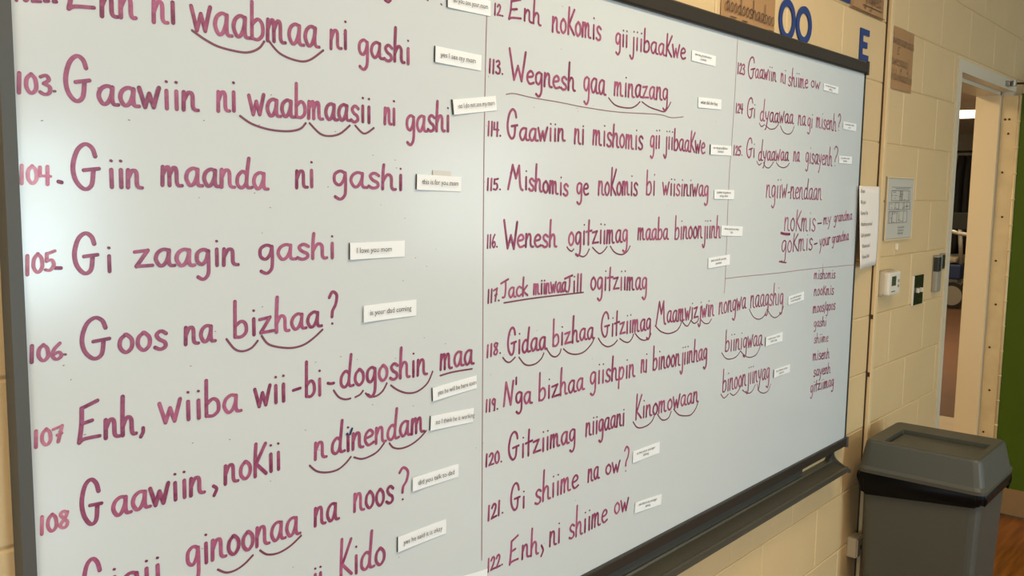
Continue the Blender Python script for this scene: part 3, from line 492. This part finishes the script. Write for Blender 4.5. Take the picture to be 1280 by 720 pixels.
# ---------------------------------------------------------------- handwriting: single-stroke letters swept as marker ribbons
# points in letter units: x advance, y 0 baseline, 1 x-height, 2 ascender; a repeated point is a sharp corner
def D(x, y): return [(x, y), (x+.03, y-.04)]
G = {
 'a': (.98, [(.72,.93),(.48,1.02),(.2,.82),(.1,.42),(.28,.03),(.5,.12),(.68,.55),(.73,.95),(.73,.95),(.7,.3),(.78,.04),(.98,.02)]),
 'b': (.92, [(.15,2),(.13,.9),(.12,.04),(.12,.04),(.45,.0),(.72,.28),(.7,.78),(.45,.98),(.13,.7)]),
 'c': (.8, [(.7,.85),(.42,1),(.14,.65),(.16,.2),(.42,0),(.72,.15)]),
 'd': (1.0, [(.66,.85),(.42,1),(.14,.68),(.12,.2),(.36,0),(.6,.25),(.68,.6)], [(.82,2),(.7,.9),(.66,.25),(.76,.03),(.98,.05)]),
 'e': (.84, [(.12,.5),(.55,.58),(.68,.78),(.45,1),(.17,.78),(.1,.35),(.34,0),(.75,.12)]),
 'g': (.9, [(.7,.88),(.44,1.02),(.15,.78),(.14,.28),(.38,.08),(.6,.4),(.7,.9),(.7,.9),(.71,0),(.66,-.6),(.42,-.88),(.15,-.72)]),
 'h': (.92, [(.17,2),(.12,1),(.1,0)], [(.11,.5),(.36,1),(.6,.86),(.62,.2),(.72,0),(.86,0)]),
 'i': (.5, [(.24,1),(.24,0)], D(.24, 1.5)),
 'j': (.62, [(.45,1),(.44,-.5),(.25,-.85),(.04,-.6)], D(.45, 1.5)),
 'k': (.85, [(.2,2),(.14,1),(.12,0)], [(.68,1.05),(.16,.5),(.16,.5),(.75,0)]),
 'l': (.4, [(.2,2),(.17,0)]),
 'm': (1.25, [(.12,1.02),(.08,0)], [(.1,.55),(.3,1),(.44,.92),(.45,0)], [(.45,.55),(.66,1),(.82,.9),(.84,.2),(.94,0),(1.12,0)]),
 'n': (.92, [(.12,1.02),(.09,0)], [(.1,.5),(.34,1),(.56,.9),(.58,.2),(.7,.02),(.86,0)]),
 'o': (.86, [(.42,1),(.16,.75),(.12,.3),(.38,0),(.66,.25),(.68,.7),(.44,1),(.36,.98)]),
 'p': (.9, [(.16,1),(.12,0),(.1,-.75)], [(.14,.6),(.42,1),(.7,.75),(.62,.2),(.36,0),(.14,.15)]),
 'q': (.9, [(.66,.9),(.4,1),(.12,.7),(.14,.2),(.4,0),(.66,.5),(.66,1),(.66,1),(.7,-.8)]),
 'r': (.65, [(.14,1),(.12,0)], [(.12,.6),(.32,.95),(.58,.92)]),
 's': (.78, [(.66,.86),(.4,1.02),(.18,.82),(.3,.56),(.58,.36),(.6,.1),(.34,-.03),(.08,.1)]),
 't': (.78, [(.36,2),(.32,1),(.32,0)], [(0,1.02),(.72,1.12)]),
 'u': (.85, [(.1,1),(.12,.25),(.35,0),(.6,.3),(.64,1),(.64,1),(.66,.1),(.8,0)]),
 'w': (1.12, [(.02,1.1),(.28,.02),(.28,.02),(.5,.78),(.5,.78),(.7,.04),(.7,.04),(.98,1.2)]),
 'y': (.85, [(.08,1),(.22,.4),(.4,.3)], [(.72,1.05),(.5,.2),(.32,-.6),(.12,-.85)]),
 'z': (.92, [(.06,.92),(.66,1),(.66,1),(.12,.06),(.12,.06),(.86,.1)]),
 'K': (.92, [(.22,2),(.16,1),(.14,0)], [(.82,1.9),(.22,.72),(.22,.72),(.84,.02)]),
 'G': (1.0, [(.84,1.48),(.74,1.84),(.5,2),(.22,1.7),(.06,1),(.14,.38),(.42,0),(.68,.18),(.76,.84)], [(.42,.84),(.96,.92)]),
 'E': (1.0, [(.92,2),(.24,1.72),(.24,1.72),(.2,.9),(.08,.04),(.08,.04),(.3,.18),(.96,.2)], [(.2,.95),(.66,1.05)]),
 'W': (1.0, [(.03,2),(.3,.06),(.3,.06),(.52,.95),(.52,.95),(.74,.02),(.74,.02),(.96,1.9)]),
 'M': (1.0, [(.02,0),(.3,2),(.3,2),(.52,.95),(.52,.95),(.72,2),(.72,2),(.82,.3),(.98,0)]),
 'N': (1.0, [(.04,0),(.24,1.9),(.24,1.9),(.7,.08),(.7,.08),(.92,2)]),
 'J': (.95, [(0,1.6),(.95,2)], [(.6,1.85),(.62,.9),(.5,.15),(.22,.1)]),
 '0': (.78, [(.42,2),(.16,1.5),(.12,.6),(.36,0),(.64,.5),(.62,1.5),(.4,2)]),
 '1': (.5, [(.26,2),(.2,0)]),
 '2': (.8, [(.14,1.55),(.38,2),(.62,1.6),(.45,.8),(.1,.06),(.1,.06),(.72,.1)]),
 '3': (.8, [(.14,1.8),(.45,2),(.6,1.55),(.3,1.12),(.3,1.12),(.64,.8),(.6,.2),(.34,0),(.08,.2)]),
 '4': (.85, [(.12,1.9),(.08,.95),(.08,.95),(.78,.9)], [(.6,2),(.56,0)]),
 '5': (.8, [(.2,1.85),(.16,1.1),(.16,1.1),(.5,1.1),(.62,.5),(.36,0),(.06,.15)], [(.2,1.85),(.72,2)]),
 '6': (.8, [(.58,2),(.24,1.3),(.12,.5),(.36,0),(.64,.4),(.5,.9),(.16,.6)]),
 '7': (.75, [(.06,1.75),(.66,2),(.66,2),(.36,.1)], [(.3,.95),(.62,1.1)]),
 '8': (.8, [(.6,1.75),(.36,2),(.18,1.6),(.6,.6),(.4,0),(.12,.4),(.5,1.3),(.62,1.8)]),
 '9': (.78, [(.6,1.6),(.36,2),(.14,1.5),(.34,1),(.58,1.3),(.6,1.8),(.6,1.8),(.5,0)]),
 '.': (.4, D(.2, .1)), '-': (.55, [(.05,.5),(.46,.55)]), '/': (.6, [(.1,-.3),(.5,2)]),
 '?': (.9, [(.12,1.7),(.4,2),(.76,1.75),(.66,1.2),(.4,.85),(.34,.5)], D(.36, .08)), ' ': (.25,),
}
def spline(pts, sub=6):
    parts, cur = [], [pts[0]]
    for p in pts[1:]:
        if p == cur[-1]: parts.append(cur); cur = [p]
        else: cur.append(p)
    parts.append(cur); out = []
    for P in parts:
        if len(P) == 1: continue
        seg = []
        for i in range(len(P)-1):
            a = P[max(i-1, 0)]; b = P[i]; c = P[i+1]; d = P[min(i+2, len(P)-1)]
            ns = sub if len(P) > 2 else 3
            for k in range(ns):
                t = k/ns
                seg.append(tuple(.5*(2*b[j]+(c[j]-a[j])*t+(2*a[j]-5*b[j]+4*c[j]-d[j])*t*t+(3*b[j]-a[j]-3*c[j]+d[j])*t**3) for j in (0, 1)))
        seg.append(P[-1]); out.append(seg)
    return out
class Ink:
    # collects flat marker ribbons lying on the board (x, z), each a hair above the last
    def __init__(s): s.v, s.f, s.k, s.n = [], [], [], 0
    def ribbon(s, P, wv, wh, ink, y0=BY-.0003, ends=True):
        Q = [P[0]]
        for p in P[1:]:
            if math.dist(p, Q[-1]) > 1e-5: Q.append(p)
        if len(Q) < 2: Q.append((Q[0][0]+.0008, Q[0][1]))
        P = Q; y = y0-.00008*(s.n % 8); s.n += 1; base = len(s.v); n = len(P)
        T = []
        for i in range(n):
            a, b = P[max(i-1, 0)], P[min(i+1, n-1)]; l = math.dist(a, b) or 1; T.append(((b[0]-a[0])/l, (b[1]-a[1])/l))
        def hw(t): return .5*(wh+(wv-wh)*abs(t[1]))
        # round caps
        row = []
        h0 = hw(T[0]); h1 = hw(T[-1])
        for c in (1, .75, .4): r = math.sqrt(1-c*c)*h0; row.append(((P[0][0]-T[0][0]*c*h0, P[0][1]-T[0][1]*c*h0), T[0], max(r, h0*.12), 1))
        for i in range(n): row.append((P[i], T[i], hw(T[i]), i/(n-1)))
        for c in (.4, .75, 1): r = math.sqrt(1-c*c)*h1; row.append(((P[-1][0]+T[-1][0]*c*h1, P[-1][1]+T[-1][1]*c*h1), T[-1], max(r, h1*.12), 1))
        m = len(row)
        for i, (p, t, h, u) in enumerate(row):
            for sgn, e in ((1, 0), (-1, .12)):
                s.v.append((p[0]-t[1]*h*sgn, y-.00007*i/m, p[1]+t[0]*h*sgn))
                k = ink+e
                if ends and (i > m-6 or i < 3): k += .22
                s.k.append(max(0, min(1, k)))
        for i in range(m-1):
            a = base+2*i; s.f.append((a, a+2, a+3, a+1))
    def build(s, name, m, parent, off=WO):
        me = bpy.data.meshes.new(name); me.from_pydata([(x-off[0], y-off[1], z-off[2]) for x, y, z in s.v], [], s.f)
        at = me.attributes.new('ink', 'FLOAT', 'POINT'); at.data.foreach_set('value', s.k)
        me.materials.append(m); return link(name, me, parent)
rnd = random.Random(3)
def write(ink, text, x0, z0, x1, z1, xh, asc, pen=.0057):
    if x0 > 1.95: pen = min(pen, .0050)
    tot = sum(G[c][0] for c in text); sx = (x1-x0)/tot; cx = 0
    pw = pen*min(1, max(.35, xh/.021)) if xh*1.01 < asc*.98 else pen
    pw = min(pw, pen)
    pv, ph = pw, pw*.78
    # letters that are narrow keep their counters open
    pv = min(pv, abs(sx)*.30+.0014)
    if text.rstrip('.').isdigit(): pv = min(pen, abs(sx)*.20+.0010); ph = pv*.85; ph = min(ph, xh*.24+.0008)
    for c in text:
        g = G[c]; jy = rnd.uniform(-.03, .03)*xh; ik = rnd.uniform(.35, .72)
        for st in g[1:]:
            if c == '.' or (c in 'ij?' and len(st) == 2 and st[1][0]-st[0][0] < .05 and st[1][1] < st[0][1] and st[0][1]-st[1][1] < .06):
                pts = [(cx+st[0][0], st[0][1])]
                X = x0+sx*(cx+st[0][0]); B = z0+(z1-z0)*(X-x0)/(x1-x0)
                yy = st[0][1]; Z = B+jy+(yy*xh if yy <= 1 else (xh+(yy-1)*(asc-xh)*1.0 if yy > 1 else 0))
                if c in 'ij': Z = B+jy+min(xh*1.55, xh+.6*(asc-xh)+.002)
                d = .0005
                ink.ribbon([(X-d, Z), (X+d, Z-.0003)], .0036, .0034, .95); continue
            for k, seg in enumerate(spline(st)):
                P = []
                for (u, v) in seg:
                    X = x0+sx*(cx+u); B = z0+(z1-z0)*(X-x0)/(x1-x0)
                    h = v*xh if v <= 1 else xh+(v-1)*(asc-xh)
                    P.append((X, B+h+jy))
                ink.ribbon(P, pv, ph, ik+rnd.uniform(-.06, .06))
        cx += g[0]
def build_lines():
    for name, items in LINES:
        if name == 'divider':
            for it in items:
                k = Ink()
                for seg in spline(it[2]): k.ribbon(seg, .0024, .0018, .3, BY-.0002, ends=False)
                k.build('ruled_line', M['ruled'], wb)
            continue
        lo = bpy.data.objects.new('handwritten_line', None); COL.objects.link(lo); lo.parent = wb; lo.empty_display_size = .01
        lo['label'] = 'handwritten magenta line ' + name.split(' ', 1)[-1] if name[0].isdigit() else 'handwritten magenta words ' + name.replace('list ', '')
        for it in items:
            k = Ink()
            if it[0] == 'w':
                write(k, *it[1:8])
                word = it[1]; number = word.rstrip('.').isdigit()
                o = k.build('line_number' if number else ('capital_letter' if len(word) == 1 and word.isupper() else 'written_word'), M[{0: 'ink', 2: 'inkfade', 3: 'inkmid'}[it[8]]], lo)
                if it[8]: o['label'] = 'partly wiped, paler number ' + word
                elif len(word) > 1: o['label'] = 'handwritten ' + word
            else:
                pts = it[2] if len(it[2]) > 1 else [it[2][0], (it[2][0][0]+.002, it[2][0][1])]
                m_, a, b, nm = {'arc': ('arc', .0036, .0031, 'underline_arc') if pts[0][0] < 1.9 else ('arc', .0030, .0027, 'underline_arc'), 'thin': ('ruled', .0022, .0020, 'underline'), 'navy': ('navy', .0038, .0038, 'accent_dot'),
                                'pen': ('ink', .0052, .0045, 'pen_stroke'), 'fat': ('ink', .0052, .008, 'underline'), 'dot': ('arc', .0030, .0028, 'full_stop')}[it[1]]
                for seg in spline(pts): k.ribbon(seg, a, b, .8 if it[1] in ('pen', 'fat') else .5, BY-(.0013 if it[1] == 'navy' else .0003))
                k.build(nm, M[m_], lo)
build_lines()
# a few specks and a smudge left by the eraser
sp = Ink()
for i in range(130):
    x = rnd.uniform(BX0+.02, BX0+(1.1 if i < 95 else 2.4)); z = rnd.uniform(BZ0+.05, BZ1-.03)
    sp.ribbon([(x, z), (x+rnd.uniform(.0004, .0018), z+rnd.uniform(-.0006, .0006))], .0013, .0011, rnd.uniform(0, .5), BY-.0001)
o = sp.build('specks', M['ruled'], wb); o['kind'] = 'stuff'

# ---------------------------------------------------------------- paper strips stuck on the board
OLDER = {'lefts': 1}
WHERE = {
 'do you see your mom': 'at the top edge of the photo', '': 'blank in view, at the bottom edge of the photo beside the dividing line'}
ORD = ['after the words nokomis gii jiibaakwe', 'right of the word minazang', 'after the words mishomis gii jiibaakwe', 'right of the word wiisiniwag, over the ruled line', 'right of the word binoonjiinh, over the ruled line',
       'over the corner of the ruled box, right of Jill ogitziimag', 'right of the word naagshig', 'beside the word biinigwaa', 'beside the word binoonjiinyag', 'right of the question Gi shiime na ow',
       'right of Enh ni shiime ow, lowest of the small strips', 'right of Gaawiin ni shiime ow in the top right corner', 'right of the question ending misenh', 'right of the question ending gisayenh']
FIT = [.80, .74, .82, .80, .62, .77, .86, .88, .77, .79, 0, .72]
def fit(me, width):
    xs = [v.co.x for v in me.vertices]; k = width/(max(xs)-min(xs))
    for v in me.vertices: v.co.x *= k
for i, (txt, cx, cz, w_, h_, ang) in enumerate(STRIPS):
    two = i >= 10 and txt
    if two or i == 11: lab = 'small white paper strip ' + ORD[i-10] + (' with a single printed row' if i == 11 else '')
    elif txt: lab = 'white paper strip printed "%s"' % txt
    else: lab = 'white paper strip cut off by the bottom edge, beside the dividing line'
    if i == 0: lab += ', at the top edge'
    e = empty('paper_strip', (cx, BY-.0006, cz), lab, 'paper label', 'printed translation strips stuck on the whiteboard', (0, -ang, 0))
    bm = bmesh.new(); n = 8; hw, hh = w_/2, h_/2
    A = []
    for k in range(n+1):
        t = k/n; x = -hw+w_*t; lift = .0022*(1-t)**3 if i < 10 else .001*(1-t)**2
        A.append([bm.verts.new((x, -.0003-lift, -hh)), bm.verts.new((x, -.0003-lift, hh)), bm.verts.new((x, -.0009-lift, hh)), bm.verts.new((x, -.0009-lift, -hh))])
    for a, b in zip(A, A[1:]):
        for j in range(4): bm.faces.new((a[j], b[j], b[(j+1) % 4], a[(j+1) % 4]))
    bm.faces.new(A[0]); bm.faces.new(A[-1]); link('card', mesh(bm, 'card', M['strip']), e)
    if txt:
        if two and '\n' in txt:
            me = text_mesh(txt, .0080, M['print_'], 'CENTER'); fit(me, w_*.68)
            link('printed_text', me, e, (-.004, -.0022, h_*.10))
        else:
            me = text_mesh(txt, .0118, M['print_']); fit(me, w_*FIT[i]); link('printed_text', me, e, (-hw+w_*.10, -.0042 if i < 10 else -.0022, -.003))
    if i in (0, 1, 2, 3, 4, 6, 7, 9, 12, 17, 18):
        bx('edge_shadow', M['edgeshade'], -hw-(.0017 if i in (2, 12) else .0006), -hw-.0001, -.0022, -.0002, -hh+.0005, hh, e)  # dark sliver stands in for the shadow under the lifted left edge
    if i == 3:
        bx('tape', M['tape'], -hw+w_*.35, -hw+w_*.75, -.0012, -.0002, hh, hh+.008, e)

# ---------------------------------------------------------------- signs and letters above the board
def sign(name, label, x0, x1, z0, z1, m, cat, y=-.0012, t=.0012):
    e = empty(name, ((x0+x1)/2, y, (z0+z1)/2), label, cat)
    hw, hh = (x1-x0)/2, (z1-z0)/2
    bm = bmesh.new(); n = 10; A = []
    for k in range(n+1):
        x = -hw+2*hw*k/n; b = -.003*abs(math.sin(k/n*PI))**.7
        A.append([bm.verts.new((x, b, -hh)), bm.verts.new((x, b, hh)), bm.verts.new((x, b-t, hh)), bm.verts.new((x, b-t, -hh))])
    for a, b in zip(A, A[1:]):
        for j in range(4): bm.faces.new((a[j], b[j], b[(j+1) % 4], a[(j+1) % 4]))
    bm.faces.new(A[0]); bm.faces.new(A[-1]); link('sheet', mesh(bm, 'sheet', m), e); return e
def scrawl(e, rows, m, pen=.0030, y=-.0062):
    k = Ink(); o = e.location
    for r in rows:
        if isinstance(r[0], str): write(k, *r, pen=pen)
        else:
            for seg in spline(r): k.ribbon(seg, pen*.9, pen*.8, .6)
    for i, v in enumerate(k.v): k.v[i] = (v[0]-o.x, y+(v[1]-BY), v[2]-o.z)
    k.build('handwriting', m, e, (0, 0, 0))
M['kink'] = ink_mat('brown_marker_ink', (104, 76, 58), (58, 40, 34))
s1 = sign('kraft_sign', 'brown kraft paper sign lettered doodooshaaboo above the whiteboard', 2.022, 2.318, 2.035, 2.24, M['kraft'], 'sign', -.0012)
scrawl(s1, [('doodooshaaboo', 2.036, 2.066, 2.308, 2.064, .022, .046), ('jibaakwaan', 2.045, 2.185, 2.3, 2.182, .022, .046),
            [(2.062, 2.054), (2.092, 2.054)], [(2.125, 2.053), (2.152, 2.053)], [(2.276, 2.050), (2.302, 2.050)]], M['kink'])
s2 = sign('kraft_sign', 'brown kraft paper sign with a shadow line inked on its lower edge beside the vertical raceway', 2.846, 3.136, 2.200, 2.42, M['kraft'], 'sign', -.0012)
scrawl(s2, [('jiigwed', 2.95, 2.232, 3.10, 2.232, .024, .046), [(2.849, 2.2025), (2.98, 2.2015), (3.134, 2.2025)], [(2.849, 2.2025), (2.8485, 2.41)], [(2.94, 2.222), (3.11, 2.222)], [(3.11, 2.222), (3.11, 2.27)]], M['kink'])  # strokes along the lower and left edges draw the sign's shadow border
s3 = sign('kraft_sign', 'narrow brown kraft paper sign right of the raceway with four handwritten rows', 3.207, 3.465, 1.990, 2.200, M['kraft'], 'sign', -.0012)
scrawl(s3, [('Gwanaamdaa', 3.222, 2.142, 3.458, 2.140, .019, .036), ('E', 3.285, 2.108, 3.306, 2.108, .014, .026), ('nweSgaaj'.replace('S', 's'), 3.225, 2.072, 3.41, 2.070, .019, .036),
            ('wiidookaazhin', 3.215, 2.022, 3.455, 2.018, .019, .038)], M['kink'], .0024)
for i, (cx, cz) in enumerate(((2.3965, 2.0945), (2.5075, 2.0965))):
    bm = bmesh.new(); ring(bm, 0, 0, .052, .055 if i == 0 else .0515, .0185, -.004, -.0005)
    o = link('cut_out_letter', mesh(bm, 'cut_out_letter', M['blue']), None, (cx, 0, cz)); 
    tag(o, ('left' if i == 0 else 'right') + ' one of the two blue cut-out letters O above the whiteboard', 'letter', 'blue letters above the whiteboard')
def E_letter(x0, x1, z0, z1, label):
    bm = bmesh.new(); t = .019; w_, h_ = x1-x0, z1-z0
    poly = [(0, 0), (w_, 0), (w_, t), (t*1.25, t), (t*1.25, h_/2-t/2), (w_*.82, h_/2-t/2), (w_*.82, h_/2+t/2), (t*1.25, h_/2+t/2), (t*1.25, h_-t), (w_, h_-t), (w_, h_), (0, h_)]
    prism(bm, poly, -.004, -.0005, 'y')
    o = link('cut_out_letter', mesh(bm, 'cut_out_letter', M['blue']), None, (x0, 0, z0)); tag(o, label, 'letter', 'blue letters above the whiteboard')
E_letter(2.940, 3.018, 2.052, 2.151, 'blue cut-out letter E above the right corner of the whiteboard')
E_letter(2.757, 2.836, 2.208, 2.308, 'blue cut-out letter cut off by the top edge, left of a kraft sign')

# ---------------------------------------------------------------- wall fittings right of the board
rw = empty('cable_raceway', (3.19, 0, 0), 'slim beige vertical cable raceway between the board and the door', 'raceway')
bx('cover', M['mortar'], -.010, .016, -.016, .0, 0, CZ-.002, rw, .003); bx('gap_shade', M['screw'], -.015, -.010, -.004, 0, 0, CZ-.002, rw)  # thin dark strip is painted shade for the gap beside the cover
bx('clip', M['screw'], -.014, -.009, -.012, 0, 1.19, 1.205, rw); bx('clip', M['screw'], -.014, -.009, -.012, 0, .985, 1.0, rw)
ob = empty('wall_socket', (3.115, 0, .39), 'small beige socket box low on the wall left of the bin', 'socket')
bx('box', M['beigeP'], -.034, .034, -.034, 0, -.036, .036, ob, .005); bx('face_plate', M['beigeP'], -.03, .03, -.038, -.033, -.032, .032, ob, .002); bx('slot', M['dark'], -.006, .004, -.0395, -.037, -.008, .006, ob)
# list of lines printed on white paper, one edge lifted over the frame
pg = empty('paper_sheet', (3.05, -.012, 1.515), 'white paper sheet with seven printed rows hanging over the board edge', 'paper')
bm = bmesh.new(); n, m_ = 12, 12; grid = []
for i in range(n+1):
    r = []
    for j in range(m_+1):
        u, v = i/n, j/m_
        x = -.123+.246*u; z = .135-.270*v
        y = -.019*(1-u)**1.2-.003*math.sin(v*PI)-.012*(1-u)**2*v**2
        x += .010*v*(1-u)+.006*v
        r.append(bm.verts.new((x, y, z)))
    grid.append(r)
for i in range(n):
    for j in range(m_): bm.faces.new((grid[i][j], grid[i+1][j], grid[i+1][j+1], grid[i][j+1]))
sheet = link('sheet', mesh(bm, 'sheet', M['paper'], True), pg)
sol = sheet.modifiers.new('s', 'SOLIDIFY'); sol.thickness = .0004
rows = ['Bi yaan', 'Nii yaan', 'Kinwaa Yaa', 'Waabmaa yaawaad', 'Giizhi yaawaanan', 'Waawaa yaa b', 'Waawaa Binik']
for k, t in enumerate(rows):
    me = text_mesh(t, .019, M['greyprint']); v = (.022+.036*k)/.27
    for q in me.vertices:
        u = min(1, max(0, (q.co.x+.01+(.02 if k > 4 else 0))/.246))
        q.co.y = -.019*(1-u)**1.2-.003*math.sin(v*PI)-.012*(1-u)**2*v**2-.0012
        q.co.x = -.123+.246*u+.010*v*(1-u)+.006*v
    link('printed_text', me, pg, (0, 0, .135-.27*v))
# evacuation plan in a thin frame
ep = empty('floor_plan_sign', (3.407, 0, 1.573), 'framed evacuation floor plan on the block wall beside the white sheet', 'sign')
bx('backing', M['greyP'], -.146, .146, -.006, 0, -.113, .113, ep); bx('sheet', mat('plan_sheet', (196, 194, 182), .35), -.140, .140, -.0075, -.006, -.107, .107, ep)
bm = bmesh.new()
for a in ((-.146, .146, .109, .113), (-.146, .146, -.113, -.109), (-.146, -.141, -.109, .109), (.141, .146, -.109, .109)): box(bm, a[0], a[1], -.009, -.005, a[2], a[3])
link('frame', mesh(bm, 'frame', M['jamb']), ep)
rr = random.Random(11); bm = bmesh.new()
def seg_(x0, x1, z0, z1): box(bm, min(x0, x1), max(x0, x1)+.0018, -.0082, -.0075, min(z0, z1), max(z0, z1)+.0016)
seg_(-.10, .11, .076, .076); seg_(-.06, .09, .071, .071)
for X0, X1, Z0, Z1, nx in ((-.10, .10, .028, .064, 6), (-.12, .11, -.004, .022, 7), (-.12, .08, -.052, -.010, 6)):
    seg_(X0, X1, Z0, Z0); seg_(X0, X1, Z1, Z1); xs = [X0]+sorted(rr.uniform(X0, X1) for _ in range(nx))+[X1]
    for x in xs: seg_(x, x, Z0, Z1)
    for _ in range(9):
        x = rr.uniform(X0, X1-.03); z = rr.uniform(Z0, Z1); seg_(x, x+rr.uniform(.008, .035), z, z)
link('plan_drawing', mesh(bm, 'plan_drawing', M['greyprint']), ep)
for k, t in enumerate(('EVACUATION', 'FLOOR PLAN', 'MAIN LEVEL')): link('printed_text', text_mesh(t, .011, M['greyprint'], 'CENTER'), ep, (.02, -.0078, -.072-.011*k))
bx('wall_hook', M['white'], -.012, -.004, -.012, 0, -.150, -.126, ep, .003)
# thermostat
th = empty('thermostat', (3.285, 0, 1.31), 'white wall thermostat with a dark display left of the light switch', 'thermostat')
bx('base', M['beigeP'], -.056, .078, -.022, 0, -.046, .046, th, .010); bx('case', M['white'], -.052, .070, -.042, -.018, -.041, .041, th, .008)
bx('display', M['lcd'], -.026, .018, -.0435, -.041, -.008, .026, th, .001); bx('button', M['greyP'], .038, .050, -.045, -.041, .002, .012, th, .001); bx('button', M['greyP'], .038, .050, -.045, -.041, -.016, -.006, th, .001)
bx('brand_strip', M['greyprint'], -.026, .014, -.0426, -.0415, -.030, -.026, th)
# light switch
ls = empty('light_switch', (3.69, 0, 1.254), 'metal double light switch plate coloured as a dark reflection, with two pale toggles', 'light switch')
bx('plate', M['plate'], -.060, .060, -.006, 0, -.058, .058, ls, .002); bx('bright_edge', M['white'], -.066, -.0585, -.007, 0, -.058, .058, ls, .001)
for x in (-.022, .022):
    bm = bmesh.new(); box(bm, x-.0035, x+.0035, -.016, -.004, -.010, .008, .0015); link('toggle', mesh(bm, 'toggle', M['white']), ls)
# reader and bell plate by the frame
cr = empty('card_reader', (3.90, 0, 1.305), 'tall grey card reader with dark window beside the door frame', 'card reader')
bx('housing', M['greyP'], -.030, .030, -.022, 0, -.075, .075, cr, .006); bx('window', M['dark'], -.031, .008, -.024, -.004, .010, .068, cr, .002)
bp_ = empty('door_bell_plate', (3.985, 0, 1.350), 'small dark button plate between the card reader and the door frame', 'button plate')
bx('plate', M['greyP'], -.024, .026, -.010, 0, -.034, .034, bp_, .003); bx('button', M['dark'], -.022, .012, -.014, -.004, -.028, .028, bp_, .003)

# ---------------------------------------------------------------- waste bin
wbn = empty('waste_bin', (3.16, -.25, 0), 'grey plastic waste bin with hooded lid and black liner standing at the wall', 'waste bin')
def loft(bm, rings, close=True):
    R = [[bm.verts.new(p) for p in r] for r in rings]
    n = len(R[0])
    for a, b in zip(R, R[1:]):
        for j in range(n): bm.faces.new((a[j], a[(j+1) % n], b[(j+1) % n], b[j]))
    return R
def rrect(x0, x1, y0, y1, z, r, n=5):
    P = []
    for cx, cy, a0 in ((x1-r, y1-r, 0), (x0+r, y1-r, PI/2), (x0+r, y0+r, PI), (x1-r, y0+r, 3*PI/2)):
        for k in range(n+1):
            a = a0+PI/2*k/n; P.append((cx+r*math.cos(a), cy+r*math.sin(a), z))
    return P
OB = Vector((3.16, -.25, 0))
def shift(L): return [tuple(Vector(p)-OB) for p in L]
bm = bmesh.new()
R = loft(bm, [shift(rrect(3.03, 3.31, -.405, -.085, .0, .03)), shift(rrect(3.028, 3.312, -.408, -.083, .01, .03)), shift(rrect(3.008, 3.335, -.430, -.064, .64, .03)), shift(rrect(3.002, 3.342, -.434, -.060, .70, .03))])
bm.faces.new(R[0]); bm.faces.new(R[-1]); link('body', mesh(bm, 'body', M['bin'], False), wbn)
# lid: frustum hood, a rounded shoulder, an opening at the top with the flap sunk inside
bm = bmesh.new()
LR = [(2.984, 3.362, -.447, -.050, .700, .030), (2.983, 3.363, -.448, -.049, .712, .030), (2.990, 3.356, -.440, -.055, .722, .028),
      (3.008, 3.342, -.424, -.066, .797, .024), (3.012, 3.338, -.420, -.069, .803, .020), (3.018, 3.332, -.413, -.075, .805, .015),
      (3.036, 3.232, -.398, -.120, .805, .004), (3.037, 3.231, -.397, -.121, .777, .004)]
R = loft(bm, [shift(rrect(*a)) for a in LR])
bm.faces.new(R[0])
link('lid', mesh(bm, 'lid', M['bin'], False), wbn)
bm = bmesh.new(); box(bm, 3.040-3.16, 3.224-3.16, -.393+.25, -.128+.25, .776, .793, .002); link('flap', mesh(bm, 'flap', M['bin']), wbn)
# liner: folded over the rim, sagging along the lower edge
bm = bmesh.new(); base = rrect(2.992, 3.352, -.442, -.054, 0, .03, 10); n = len(base); rings = []
rl = random.Random(5)
ph = [rl.uniform(0, 6) for _ in range(6)]
for k in range(9):
    t = k/8; r = []
    for j, (x, y, _) in enumerate(base):
        a = j/n*2*PI
        cx, cy = 3.172, -.248
        # the liner hangs deepest in the middle of each side
        u = (y+.448)/.40
        depth = .046+.058*max(0, math.sin(PI*min(1, max(0, 1.06-.92*u))))**.9+.003*math.sin(5*a+ph[0])
        if x > 3.3 and y > -.44: depth = .05+.02*max(0, 1-u*2)
        bulge = .006*math.sin(9*a+ph[1]+t*2)*math.sin(PI*t)+.004*math.sin(17*a+ph[2]-3*t)*t+.010*math.sin(PI*min(1, t*1.2))
        s_ = 1.004+bulge/.2*.5-.006*t*t
        r.append((cx+(x-cx)*s_, cy+(y-cy)*s_, .708-(.0+depth)*t))
    rings.append(shift(r))
loft(bm, rings); link('liner', mesh(bm, 'liner', M['bag'], True), wbn)
